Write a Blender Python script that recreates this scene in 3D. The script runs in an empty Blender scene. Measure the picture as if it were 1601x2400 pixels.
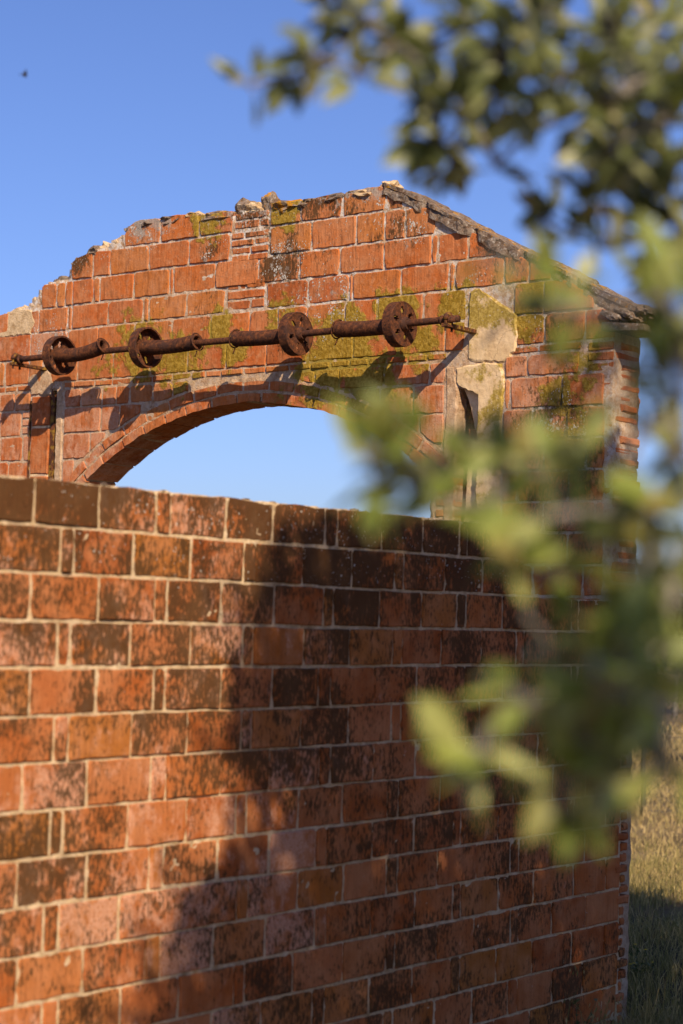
import bpy, bmesh, math, random
from mathutils import Vector, Matrix, noise, Quaternion

scene = bpy.context.scene
COL = scene.collection
rnd = random.Random(11)

# ------------------------------------------------------------------ camera
CAM = Vector((-3.38544, -3.53144, 1.55362))
YAW, PIT, ROL, FPX = 0.661375, 0.05603, 0.0275065, 4377.07
FW = Vector((math.cos(PIT)*math.cos(YAW), math.cos(PIT)*math.sin(YAW), math.sin(PIT)))
R0 = Vector((math.sin(YAW), -math.cos(YAW), 0))
U0 = R0.cross(FW)
RT = R0*math.cos(ROL) + U0*math.sin(ROL)
UP = -R0*math.sin(ROL) + U0*math.cos(ROL)
cam_data = bpy.data.cameras.new('camera')
cam = bpy.data.objects.new('camera', cam_data)
COL.objects.link(cam)
cam.matrix_world = Matrix(((RT.x, UP.x, -FW.x, CAM.x), (RT.y, UP.y, -FW.y, CAM.y), (RT.z, UP.z, -FW.z, CAM.z), (0, 0, 0, 1)))
cam_data.sensor_fit = 'VERTICAL'
cam_data.sensor_height = 36.0
cam_data.sensor_width = 24.0
cam_data.lens = 36.0*FPX/2400.0
cam_data.clip_start = 0.05
cam_data.clip_end = 2000
cam_data.dof.use_dof = True
cam_data.dof.focus_distance = 7.9
cam_data.dof.aperture_fstop = 2.8
scene.camera = cam

# ------------------------------------------------------------------ sky and sun
TO_SUN = Vector((-0.482, -0.672, 0.562)).normalized()
world = bpy.data.worlds.new('World')
scene.world = world
world.use_nodes = True
wn = world.node_tree
wn.nodes.clear()
sky = wn.nodes.new('ShaderNodeTexSky')
sky.sky_type = 'NISHITA'
sky.sun_disc = False
sky.sun_elevation = math.asin(TO_SUN.z)
sky.sun_rotation = math.atan2(TO_SUN.x, TO_SUN.y)
sky.altitude = 300
sky.air_density = 1.0
sky.dust_density = 1.3
sky.ozone_density = 3.0
bg = wn.nodes.new('ShaderNodeBackground')
bg.inputs['Strength'].default_value = 0.10
wo = wn.nodes.new('ShaderNodeOutputWorld')
tint = wn.nodes.new('ShaderNodeMixRGB')          # the deep clear blue of that day, the same over the whole sky
tint.blend_type = 'MULTIPLY'
tint.inputs[0].default_value = 1.0
tint.inputs[2].default_value = (0.665, 0.73, 1.06, 1.0)
wn.links.new(sky.outputs[0], tint.inputs[1])
wn.links.new(tint.outputs[0], bg.inputs['Color'])
wn.links.new(bg.outputs[0], wo.inputs['Surface'])

sun_data = bpy.data.lights.new('sun', 'SUN')
sun_data.energy = 5.0
sun_data.angle = math.radians(0.47)
sun_data.color = (1.0, 0.80, 0.55)
sun = bpy.data.objects.new('sun', sun_data)
COL.objects.link(sun)
sun.rotation_euler = (-TO_SUN).to_track_quat('-Z', 'Y').to_euler()
sun.location = (-8, -12, 12)

scene.view_settings.view_transform = 'Standard'
scene.view_settings.look = 'None'
scene.view_settings.exposure = 0.4
scene.view_settings.gamma = 1.0
scene.cycles.use_denoising = True
scene.cycles.max_bounces = 6

# ------------------------------------------------------------------ helpers
def link(o, parent=None):
    COL.objects.link(o)
    if parent is not None:
        o.parent = parent
    return o

def empty(name, loc=(0, 0, 0)):
    o = bpy.data.objects.new(name, None)
    o.location = loc
    o.empty_display_size = 0.1
    return link(o)

def tag(o, label=None, cat=None, group=None, kind=None):
    if label: o['label'] = label
    if cat: o['category'] = cat
    if group: o['group'] = group
    if kind: o['kind'] = kind
    return o

def build(name, verts, faces, mat, parent=None, smooth=False, recalc=True, color=None, origin=None):
    """mesh from world coordinates; the object's origin goes to the middle of the piece"""
    me = bpy.data.meshes.new(name)
    vs = [Vector(v) for v in verts]
    if origin is None:
        origin = sum(vs, Vector())/max(1, len(vs))
    origin = Vector(origin)
    me.from_pydata([tuple(v-origin) for v in vs], [], faces)
    if recalc:
        bm = bmesh.new(); bm.from_mesh(me)
        bmesh.ops.recalc_face_normals(bm, faces=bm.faces)
        bm.to_mesh(me); bm.free()
    if smooth:
        for p in me.polygons: p.use_smooth = True
    me.materials.append(mat)
    o = bpy.data.objects.new(name, me)
    if parent is not None:
        o.location = origin - parent_loc(parent)
    else:
        o.location = origin
    if color: o.color = color
    return link(o, parent)

def parent_loc(p):
    l = p.location.copy()
    if p.parent is not None:
        l += parent_loc(p.parent)
    return l

class NT:
    """tiny helper for shader trees"""
    def __init__(self, name):
        self.m = bpy.data.materials.new(name)
        self.m.use_nodes = True
        self.t = self.m.node_tree
        self.t.nodes.clear()
        self.out = self.t.nodes.new('ShaderNodeOutputMaterial')
        self.pos = self.n('ShaderNodeNewGeometry').outputs['Position']
    def n(self, typ, **kw):
        x = self.t.nodes.new(typ)
        for k, v in kw.items(): setattr(x, k, v)
        return x
    def l(self, a, b): self.t.links.new(a, b)
    def val(self, s, v):
        if isinstance(v, (int, float)): s.default_value = v
        elif isinstance(v, tuple): s.default_value = v if len(s.default_value) == len(v) else tuple(v)+(1,)
        else: self.l(v, s)
    def scale(self, vec, s):
        m = self.n('ShaderNodeVectorMath', operation='MULTIPLY')
        self.l(vec, m.inputs[0]); m.inputs[1].default_value = s
        return m.outputs[0]
    def noise(self, scale, detail=4, rough=0.55, vec=None, off=0.0, dist=0.0):
        x = self.n('ShaderNodeTexNoise')
        x.inputs['Scale'].default_value = scale
        x.inputs['Detail'].default_value = detail
        x.inputs['Roughness'].default_value = rough
        x.inputs['Distortion'].default_value = dist
        v = vec if vec is not None else self.pos
        if off:
            a = self.n('ShaderNodeVectorMath', operation='ADD'); self.l(v, a.inputs[0]); a.inputs[1].default_value = (off, off*1.7, -off); v = a.outputs[0]
        self.l(v, x.inputs['Vector'])
        return x.outputs[0]
    def vor(self, scale, vec=None, feature='F1'):
        x = self.n('ShaderNodeTexVoronoi', feature=feature)
        x.inputs['Scale'].default_value = scale
        self.l(vec if vec is not None else self.pos, x.inputs['Vector'])
        return x.outputs['Distance']
    def ramp(self, f, lo, hi):
        x = self.n('ShaderNodeMapRange'); x.interpolation_type = 'SMOOTHSTEP'
        self.val(x.inputs['Value'], f); self.val(x.inputs['From Min'], lo); self.val(x.inputs['From Max'], hi)
        return x.outputs['Result']
    def math(self, op, a, b=0.0):
        x = self.n('ShaderNodeMath', operation=op); x.use_clamp = False
        self.val(x.inputs[0], a); self.val(x.inputs[1], b)
        return x.outputs[0]
    def mul(self, *a):
        r = a[0]
        for b in a[1:]: r = self.math('MULTIPLY', r, b)
        return r
    def mix(self, f, a, b, mode='MIX'):
        x = self.n('ShaderNodeMixRGB', blend_type=mode)
        self.val(x.inputs[0], f); self.val(x.inputs[1], a); self.val(x.inputs[2], b)
        return x.outputs[0]
    def grad(self, f, stops):
        x = self.n('ShaderNodeValToRGB')
        e = x.color_ramp.elements
        while len(e) < len(stops): e.new(0.5)
        for q, (p, c) in zip(e, stops): q.position = p; q.color = tuple(c)+(1,)
        self.l(f, x.inputs[0])
        return x.outputs[0]
    def finish(self, color, rough=0.9, bump=None, bump_d=0.004, spec=0.25, metal=0.0):
        b = self.n('ShaderNodeBsdfPrincipled')
        self.val(b.inputs['Base Color'], color)
        self.val(b.inputs['Roughness'], rough)
        b.inputs['Specular IOR Level'].default_value = spec
        b.inputs['Metallic'].default_value = metal
        if bump is not None:
            k = self.n('ShaderNodeBump'); k.inputs['Strength'].default_value = 1.0
            k.inputs['Distance'].default_value = bump_d
            self.l(bump, k.inputs['Height']); self.l(k.outputs[0], b.inputs['Normal'])
        self.l(b.outputs[0], self.out.inputs['Surface'])
        return self.m

def spots(t, F):
    """soft patches of growth at places (y, z) on the gable, carried by position so that they cross the joints"""
    flat = t.scale(t.pos, (0, 1, 1))
    wob = t.n('ShaderNodeVectorMath', operation='MULTIPLY_ADD')
    nn = t.n('ShaderNodeTexNoise'); nn.inputs['Scale'].default_value = 9; nn.inputs['Detail'].default_value = 4
    t.l(t.pos, nn.inputs['Vector']); t.l(nn.outputs['Color'], wob.inputs[0]); wob.inputs[1].default_value = (0, .22, .22); t.l(flat, wob.inputs[2])
    acc = None
    for (a, b, r, w) in F:
        d = t.n('ShaderNodeVectorMath', operation='DISTANCE')
        t.l(wob.outputs[0], d.inputs[0]); d.inputs[1].default_value = (0, a+.11, b+.11)
        m = t.mul(t.ramp(d.outputs['Value'], r*1.55, r*.15), w)
        acc = m if acc is None else t.math('MAXIMUM', acc, m)
    return acc

MOSS = [(1.42, 2.74, .20, 1.0), (1.50, 2.60, .17, .95), (2.12, 2.85, .12, .9), (2.02, 2.74, .11, .9), (2.60, 2.80, .24, .7), (2.35, 2.70, .22, .65), (1.12, 2.82, .17, .85), (0.80, 2.85, .14, .8), (0.98, 2.70, .13, .75),
        (2.85, 2.70, .15, .5), (0.45, 2.80, .18, .7), (0.30, 2.45, .16, .6), (0.25, 2.25, .2, .6), (1.75, 2.90, .14, .6), (2.20, 3.37, .14, .75), (1.75, 3.37, .13, .8), (0.18, 2.58, .12, .65), (1.25, 2.52, .20, .75), (1.75, 2.50, .2, .45)]
SOOT = [(2.20, 3.20, .10, .80), (1.72, 3.23, .13, .85), (1.78, 3.09, .13, .9), (1.95, 3.36, .17, .7), (1.5, 3.40, .3, .55), (1.15, 3.22, .13, .6), (1.02, 3.2, .1, .6), (2.60, 3.40, .14, .6), (0.35, 2.40, .2, .7), (0.30, 2.24, .22, .75),
        (0.45, 2.70, .15, .6), (1.73, 2.98, .10, .55), (2.2, 2.96, .08, .5), (3.08, 3.26, .12, .75), (1.7, 2.80, .12, .6), (.3, 2.0, .25, .7), (.6, 3.05, .17, .6), (2.95, 3.33, .12, .5)]
WHITE = [(1.75, 3.12, .22, 1.0), (2.20, 3.22, .12, .9), (3.25, 2.85, .20, 1.0), (1.05, 3.2, .14, 1.0), (1.5, 2.92, .3, .9), (0.75, 2.95, .2, .7), (0.3, 2.3, .25, .9), (0.45, 2.75, .15, .8), (3.0, 3.2, .25, .6), (1.3, 3.40, .3, .8), (2.6, 3.39, .22, 1.0), (2.0, 3.4, .3, .8), (3.3, 3.08, .2, .7)]
PALE = [(3.30, 2.45, .5, .45), (2.95, 2.38, .25, .6), (0.95, 2.45, .2, .65), (0.45, 2.45, .25, .55), (2.7, 3.38, .15, .75), (3.25, 2.86, .14, .6), (3.55, 3.0, .2, .9), (0.5, 2.3, .2, .5), (.9, 2.3, .2, .55)]

def obj_channels(t):
    i = t.n('ShaderNodeObjectInfo')
    s = t.n('ShaderNodeSeparateColor')
    t.l(i.outputs['Color'], s.inputs[0])
    return i.outputs['Random'], s.outputs[0], s.outputs[1], s.outputs[2], i.outputs['Alpha']

# channels of a block's own colour: R soot and algae, G yellow lichen, B pale efflorescence, A white lichen flecks
def mat_clay(name, stops, soot_col, pale_col, coarse=1.0, gable=False):
    t = NT(name)
    rn, soot, moss, pale, fleck = obj_channels(t)
    xyz = t.n('ShaderNodeSeparateXYZ'); t.l(t.pos, xyz.inputs[0])
    if gable:
        soot = t.math('ADD', t.mul(soot, .35), t.mul(spots(t, SOOT), .85))
        moss = t.math('ADD', t.mul(moss, .15), t.mul(spots(t, MOSS), 1.55))
        fleck = t.math('MAXIMUM', t.mul(fleck, .6), spots(t, WHITE))
    else:                                            # algae heaviest under the open top of the wall, in drifts
        drift = t.ramp(t.noise(2.2, 5, 0.62, off=12.0), 0.34, 0.62)
        high = t.ramp(xyz.outputs[2], 0.55, 1.9)
        soot = t.math('ADD', t.mul(soot, .52), t.math('ADD', t.mul(drift, .40), t.math('ADD', .08, t.mul(high, .17))))
        rim = t.ramp(t.math('ADD', xyz.outputs[2], t.mul(t.noise(16, 4, 0.7, off=3.0), .16)), 1.895, 1.975)
        soot = t.math('ADD', soot, t.mul(rim, .14))
        pale = t.math('ADD', t.mul(pale, .95), t.mul(t.ramp(t.noise(3.4, 4, 0.6, off=21.0), 0.40, 0.64), t.math('ADD', .14, t.mul(t.ramp(xyz.outputs[0], 1.4, .5), .28))))
    base = t.grad(rn, stops)
    big = t.noise(9, 3)
    base = t.mix(t.ramp(big, 0.35, 0.7), base, t.mix(0.6, base, (0.50, 0.22, 0.10)))
    streak = t.noise(1.0, 3, 0.6, vec=t.scale(t.pos, (95, 95, 5)))
    base = t.mix(t.mul(t.ramp(streak, 0.4, 0.75), 0.45), base, t.mix(0.7, base, (0.17, 0.055, 0.02)))
    grain = t.noise(140, 3, 0.7)
    if gable:
        base = t.mix(t.mul(t.ramp(t.noise(30, 5, 0.7, off=17.0), 0.48, 0.66), 0.55), base, (0.50, 0.235, 0.12))
        base = t.mix(t.mul(t.ramp(t.noise(1.0, 5, 0.65, vec=t.scale(t.pos, (40, 40, 14)), off=19.0), 0.50, 0.68), 0.55), base, (0.17, 0.06, 0.022))
    base = t.mix(t.ramp(grain, 0.50, 0.78), base, t.mix(0.45, base, (0.13, 0.05, 0.025)))
    # pale pinkish salts
    pn = t.noise(1.0, 6, 0.68, vec=t.scale(t.pos, (21*coarse, 21*coarse, 15*coarse)), off=3.1)
    pth = t.math('SUBTRACT', 0.76, t.mul(pale, 0.40))
    pm = t.ramp(pn, pth, t.math('ADD', pth, 0.22))
    base = t.mix(t.mul(pm, t.ramp(t.noise(130, 4, 0.75, off=1.1), 0.30, 0.56), 0.85), base, pale_col)
    # soot and dark algae, blotchy with runs
    sn = t.noise(1.0, 7, 0.72, vec=t.scale(t.pos, (88*coarse, 88*coarse, 42*coarse)), off=7.7)
    sb = t.noise(7, 3, 0.6, off=1.3)
    sn2 = t.math('ADD', sn, t.mul(t.math('SUBTRACT', sb, 0.5), 0.5))
    sth = t.math('SUBTRACT', 0.73, t.mul(soot, 0.42))
    sm = t.ramp(sn2, sth, t.math('ADD', sth, 0.15))
    base = t.mix(t.mul(sm, 0.88), base, t.mix(big, soot_col, (0.075, 0.042, 0.016)))
    # yellow green lichen crust
    mn = t.noise(16, 6, 0.7, off=5.0)
    mth = t.math('SUBTRACT', 0.82, t.mul(moss, 0.48))
    mm = t.ramp(mn, mth, t.math('ADD', mth, 0.14))
    mcol = t.mix(t.ramp(t.noise(70, 3), 0.4, 0.65), (0.23, 0.155, 0.014), (0.37, 0.26, 0.045))
    base = t.mix(t.mul(mm, 0.9), base, mcol)
    # white lichen flecks
    fl = t.noise(115, 2, 0.5, off=9.0)
    fb = t.noise(14, 3, 0.6, off=2.0)
    fth = t.math('SUBTRACT', 0.84, t.mul(fleck, t.mul(t.ramp(fb, 0.32, 0.62), 0.34)))
    fm = t.ramp(fl, fth, t.math('ADD', fth, 0.03))
    base = t.mix(t.mul(fm, 0.85), base, (0.56, 0.54, 0.50))
    # grey crust where lichen has taken over
    if gable:
        topz = t.ramp(t.math('ADD', xyz.outputs[2], t.mul(t.noise(11, 4, 0.7, off=6.0), .2)), 3.36, 3.50)
        cth = t.math('SUBTRACT', 0.84, t.math('ADD', t.mul(fleck, 0.32), t.mul(topz, .14)))
        cm = t.ramp(t.noise(24, 7, 0.75, off=14.0), cth, t.math('ADD', cth, 0.10))
        base = t.mix(t.mul(cm, 0.8), base, t.mix(t.noise(90, 3), (0.20, 0.17, 0.14), (0.46, 0.42, 0.38)))
    # relief: extrusion lines, pits
    pits = t.ramp(t.noise(75, 4, 0.7, off=4.0), 0.62, 0.75)
    h = t.math('ADD', t.mul(streak, 0.55), t.mul(grain, 0.35))
    h = t.math('SUBTRACT', h, t.mul(pits, 0.8))
    h = t.math('ADD', h, t.math('ADD', t.mul(mm, t.noise(85, 4, 0.7), 1.1), t.mul(fm, .8)))
    h = t.math('ADD', h, t.mul(t.noise(22, 4, 0.6), 0.9))
    return t.finish(base, 0.93, h, 0.005 if gable else 0.0042, 0.15)

def mat_mortar(name, c1, c2, c3):
    t = NT(name)
    at = t.n('ShaderNodeAttribute'); at.attribute_name = 'growth'
    gs = t.n('ShaderNodeSeparateColor'); t.l(at.outputs['Color'], gs.inputs[0])
    a = t.noise(34, 5, 0.65)
    col = t.mix(t.ramp(a, 0.35, 0.65), c1, c2)
    col = t.mix(t.mul(t.ramp(t.noise(13, 5, 0.7, off=6), 0.50, 0.68), 0.75), col, c3)
    col = t.mix(t.mul(t.ramp(t.noise(120, 3, 0.7, off=2), 0.55, 0.7), 0.6), col, (0.10, 0.07, 0.045))
    col = t.mix(t.mul(t.ramp(t.noise(45, 4, 0.7, off=4), 0.42, 0.60), gs.outputs[2], 0.9), col, (0.62, 0.60, 0.57))
    mth = t.math('SUBTRACT', 0.80, t.mul(gs.outputs[1], 0.50))
    col = t.mix(t.mul(t.ramp(t.noise(16, 6, 0.7, off=5.0), mth, t.math('ADD', mth, 0.14)), 0.9), col, (0.27, 0.20, 0.02))
    sth = t.math('SUBTRACT', 0.80, t.mul(gs.outputs[0], 0.40))
    col = t.mix(t.mul(t.ramp(t.noise(40, 6, 0.7, off=7), sth, t.math('ADD', sth, 0.14)), 0.85), col, (0.05, 0.035, 0.02))
    h = t.math('ADD', t.noise(60, 5, 0.7), t.mul(t.noise(220, 2), 0.3))
    return t.finish(col, 0.95, h, 0.006, 0.1)

M = {}
M['clay_gable'] = mat_clay('gable_clay', [(0.0, (0.36, 0.087, 0.022)), (0.2, (0.50, 0.142, 0.033)), (0.42, (0.44, 0.107, 0.026)), (0.6, (0.48, 0.170, 0.040)), (0.78, (0.40, 0.092, 0.024)), (1.0, (0.53, 0.180, 0.060))],
                           (0.040, 0.026, 0.013), (0.52, 0.28, 0.18), gable=True)
M['clay_front'] = mat_clay('front_clay', [(0.0, (0.28, 0.068, 0.015)), (0.18, (0.38, 0.108, 0.023)), (0.34, (0.34, 0.120, 0.018)), (0.5, (0.43, 0.150, 0.055)), (0.62, (0.31, 0.078, 0.017)), (0.8, (0.41, 0.118, 0.028)), (1.0, (0.37, 0.125, 0.042))],
                           (0.035, 0.019, 0.008), (0.56, 0.31, 0.21))
M['mortar_gable'] = mat_mortar('gable_mortar', (0.42, 0.275, 0.17), (0.55, 0.40, 0.27), (0.28, 0.14, 0.065))
M['mortar_front'] = mat_mortar('front_mortar', (0.50, 0.36, 0.21), (0.65, 0.49, 0.31), (0.31, 0.19, 0.09))

def mat_stone():
    t = NT('lichened_stone')
    rn, soot, moss, pale, fleck = obj_channels(t)
    a = t.noise(26, 6, 0.7)
    col = t.mix(t.ramp(a, 0.35, 0.65), (0.14, 0.085, 0.055), (0.24, 0.19, 0.15))
    col = t.mix(t.ramp(t.noise(60, 5, 0.75, off=3), 0.52, 0.66), col, (0.38, 0.34, 0.30))
    col = t.mix(t.mul(t.ramp(t.noise(38, 5, 0.7, off=5), 0.52, 0.68), 0.8), col, (0.055, 0.045, 0.035))
    oth = t.math('SUBTRACT', 0.80, t.mul(moss, 0.36))
    col = t.mix(t.ramp(t.noise(21, 6, 0.72, off=8), oth, t.math('ADD', oth, 0.1)), col, (0.42, 0.20, 0.025))
    h = t.math('ADD', a, t.mul(t.noise(110, 4, 0.7), 0.4))
    return t.finish(col, 0.95, h, 0.012, 0.1)
M['stone'] = mat_stone()

def mat_plaster():
    t = NT('old_plaster')
    rn, soot, moss, pale, fleck = obj_channels(t)
    a = t.noise(12, 5, 0.6)
    col = t.mix(t.ramp(a, 0.35, 0.7), (0.62, 0.45, 0.26), (0.72, 0.55, 0.35))
    col = t.mix(t.mul(t.ramp(t.noise(70, 4, 0.7, off=3), 0.55, 0.75), 0.5), col, (0.30, 0.20, 0.13))
    col = t.mix(t.mul(t.ramp(t.noise(20, 6, 0.7, off=23), 0.50, 0.66), 0.40), col, (0.42, 0.26, 0.14))
    mn = t.noise(10, 6, 0.7, off=5.0)
    sp = t.n('ShaderNodeSeparateXYZ'); t.l(t.pos, sp.inputs[0])
    zup = t.ramp(sp.outputs[2], 2.66, 2.84)
    mth = t.math('SUBTRACT', 0.83, t.mul(moss, t.math('ADD', 0.36, t.mul(zup, 0.22))))
    mm = t.ramp(mn, mth, t.math('ADD', mth, 0.12))
    col = t.mix(t.mul(mm, 0.9), col, t.mix(t.ramp(t.noise(90, 3), 0.4, 0.65), (0.25, 0.17, 0.014), (0.40, 0.29, 0.06)))
    fl = t.noise(100, 2, 0.5, off=9.0)
    col = t.mix(t.mul(t.ramp(fl, 0.68, 0.72), mm), col, (0.5, 0.48, 0.44))
    bend = t.n('ShaderNodeVectorMath', operation='MULTIPLY_ADD')
    bn = t.n('ShaderNodeTexNoise'); bn.inputs['Scale'].default_value = 14; bn.inputs['Detail'].default_value = 5
    t.l(t.pos, bn.inputs['Vector']); t.l(bn.outputs['Color'], bend.inputs[0]); bend.inputs[1].default_value = (.16, .16, .16); t.l(t.pos, bend.inputs[2])
    crack = t.vor(4.2, feature='DISTANCE_TO_EDGE', vec=bend.outputs[0])
    cr = t.math('MAXIMUM', t.ramp(crack, 0.0, 0.007), t.ramp(t.noise(7, 2, 0.5, off=31), 0.45, 0.55))
    col = t.mix(t.mul(t.math('SUBTRACT', 1.0, cr), .5), col, (0.30, 0.20, 0.12))
    h = t.math('ADD', t.noise(45, 5, 0.65), t.mul(cr, 0.4))
    return t.finish(col, 0.92, h, 0.004, 0.15)
M['plaster'] = mat_plaster()

def mat_rust():
    t = NT('rusty_iron')
    rn, soot, moss, pale, fleck = obj_channels(t)
    a = t.noise(55, 6, 0.7)
    col = t.mix(t.ramp(a, 0.35, 0.68), (0.040, 0.015, 0.009), (0.155, 0.052, 0.020))
    col = t.mix(t.mul(t.ramp(t.noise(18, 4, 0.6, off=3), 0.48, 0.66), 0.8), col, (0.055, 0.026, 0.020))
    col = t.mix(t.mul(t.ramp(t.noise(42, 6, 0.75, off=11), 0.54, 0.66), 0.75), col, (0.24, 0.085, 0.028))
    col = t.mix(t.mul(t.ramp(t.noise(75, 5, 0.7, off=15), 0.56, 0.68), 0.8), col, (0.018, 0.010, 0.009))
    oth = t.math('SUBTRACT', 0.84, t.mul(moss, 0.34))
    col = t.mix(t.ramp(t.noise(30, 5, 0.7, off=6), oth, t.math('ADD', oth, 0.1)), col, (0.25, 0.14, 0.02))
    h = t.math('ADD', a, t.mul(t.noise(200, 3), 0.4))
    return t.finish(col, 0.82, h, 0.0025, 0.3, 0.15)
M['rust'] = mat_rust()

# ------------------------------------------------------------------ ground
def mat_ground():
    t = NT('dry_earth')
    a = t.noise(0.9, 6, 0.65)
    col = t.mix(t.ramp(a, 0.35, 0.65), (0.18, 0.125, 0.06), (0.32, 0.235, 0.12))
    col = t.mix(t.mul(t.ramp(t.noise(0.25, 4, 0.6, off=4), 0.45, 0.65), 0.8), col, (0.12, 0.105, 0.04))
    col = t.mix(t.mul(t.ramp(t.noise(14, 5, 0.7, off=2), 0.5, 0.7), 0.6), col, (0.10, 0.08, 0.04))
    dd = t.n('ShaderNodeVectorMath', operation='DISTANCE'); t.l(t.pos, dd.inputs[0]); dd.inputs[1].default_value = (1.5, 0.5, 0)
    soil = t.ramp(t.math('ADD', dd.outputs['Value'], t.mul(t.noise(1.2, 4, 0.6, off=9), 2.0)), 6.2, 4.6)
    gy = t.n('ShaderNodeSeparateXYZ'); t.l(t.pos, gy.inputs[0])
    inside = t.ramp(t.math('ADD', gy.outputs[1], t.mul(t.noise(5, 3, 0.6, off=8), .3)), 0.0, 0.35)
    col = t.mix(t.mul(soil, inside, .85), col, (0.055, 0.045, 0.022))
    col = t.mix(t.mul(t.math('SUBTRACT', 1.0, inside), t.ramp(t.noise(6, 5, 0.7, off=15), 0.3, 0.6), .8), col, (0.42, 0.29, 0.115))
    return t.finish(col, 0.97, t.noise(25, 6, 0.7), 0.05, 0.1)
M['ground'] = mat_ground()

def ground_z(x, y):
    d = math.hypot(x-3, y)
    k = min(1.0, max(0.0, (d-9)/30.0))
    return 0.05*noise.noise(Vector((x*0.35, y*0.35, 0)))*min(1, d/4) + k*0.5*noise.noise(Vector((x*0.03, y*0.03, 7)))

gv, gf = [], []
# one sheet: fine near the wall, coarse towards the horizon
def axis(c):
    out, s, x = [], 0.5, 0.0
    while x < 900:
        out.append(x); x += s; s *= 1.12
    return [c-a for a in reversed(out[1:])] + [c+a for a in out]
AX, AY = axis(5.0), axis(1.0)
for i, x in enumerate(AX):
    for j, y in enumerate(AY):
        gv.append((x, y, ground_z(x, y)))
n = len(AY)
for i in range(len(AX)-1):
    for j in range(n-1):
        gf.append((i*n+j, (i+1)*n+j, (i+1)*n+j+1, i*n+j+1))
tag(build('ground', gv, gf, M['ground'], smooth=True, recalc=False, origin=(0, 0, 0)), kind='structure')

# ------------------------------------------------------------------ masonry helpers
def outline(a0, a1, top, bot, jit=0.0035, step=0.05, chop=0.008):
    """uneven outline of a block between a0<a1; top(a), bot(a) give its edges"""
    k = max(2, int(round((a1-a0)/step)))
    A = [a0 + (a1-a0)*i/k for i in range(k+1)]
    T = [top(a) for a in A]; B = [bot(a) for a in A]
    keep = [i for i in range(k+1) if T[i]-B[i] > 0.018]
    if len(keep) < 2: return None
    A = [A[i] for i in keep]; T = [T[i] for i in keep]; B = [B[i] for i in keep]
    pts = []
    hh = min(t-b for t, b in zip(T, B))
    chop = min(chop, .22*hh); jit = min(jit, .09*hh)
    cl, cr = rnd.uniform(0.001, chop), rnd.uniform(0.001, chop)
    J = lambda s=1.0: rnd.uniform(0, jit)*s
    for i, a in enumerate(A):                         # bottom, a rising
        if i == 0: pts.append((a+J()+rnd.uniform(0, chop)*.6, B[i]+J()))
        elif i == len(A)-1: pts.append((a-J()-rnd.uniform(0, chop)*.6, B[i]+J()))
        else: pts.append((a, B[i]+J()))
    hr = T[-1]-B[-1]
    if hr > 0.06:
        for f in (0.33, 0.67): pts.append((A[-1]-J(), B[-1]+hr*f))
    for i in range(len(A)-1, -1, -1):
        a = A[i]
        if i == len(A)-1:
            pts.append((a-J(), T[i]-cr)); pts.append((a-cr-J(), T[i]-J()))
        elif i == 0:
            pts.append((a+cl+J(), T[i]-J())); pts.append((a+J(), T[i]-cl))
        else: pts.append((a, T[i]-J()))
    hl = T[0]-B[0]
    if hl > 0.06:
        for f in (0.67, 0.33): pts.append((A[0]+J(), B[0]+hl*f))
    return pts

def slab(name, pts, frame, front, back, mat, parent, color=None, cham=0.003, tilt=0.002):
    """outline extruded from depth 'front' (outwards positive) to 'back' with a worn edge"""
    n = len(pts)
    ca = sum(p[0] for p in pts)/n; cb = sum(p[1] for p in pts)/n
    ta, tb = rnd.uniform(-tilt, tilt), rnd.uniform(-tilt, tilt)
    wa = max(p[0] for p in pts)-min(p[0] for p in pts); wb = max(p[1] for p in pts)-min(p[1] for p in pts)
    V = []
    for a, b in pts: V.append(frame(a, b, back))
    for a, b in pts: V.append(frame(a, b, front-cham*rnd.uniform(0.7, 1.8)))
    for a, b in pts:
        da, db = ca-a, cb-b
        L = math.hypot(da, db) or 1
        m = cham*1.2
        aa = a + max(-m, min(m, da*6*m/max(wa, .02))); bb = b + max(-m, min(m, db*6*m/max(wb, .02)))
        V.append(frame(aa, bb, front + ta*(a-ca)/max(wa, .02) + tb*(b-cb)/max(wb, .02)))
    F = []
    for i in range(n):
        j = (i+1) % n
        F.append((i, j, n+j, n+i)); F.append((n+i, n+j, 2*n+j, 2*n+i))
    F.append(tuple(range(2*n, 3*n)))
    F.append(tuple(range(n-1, -1, -1)))
    return build(name, V, F, mat, parent, color=color)

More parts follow.
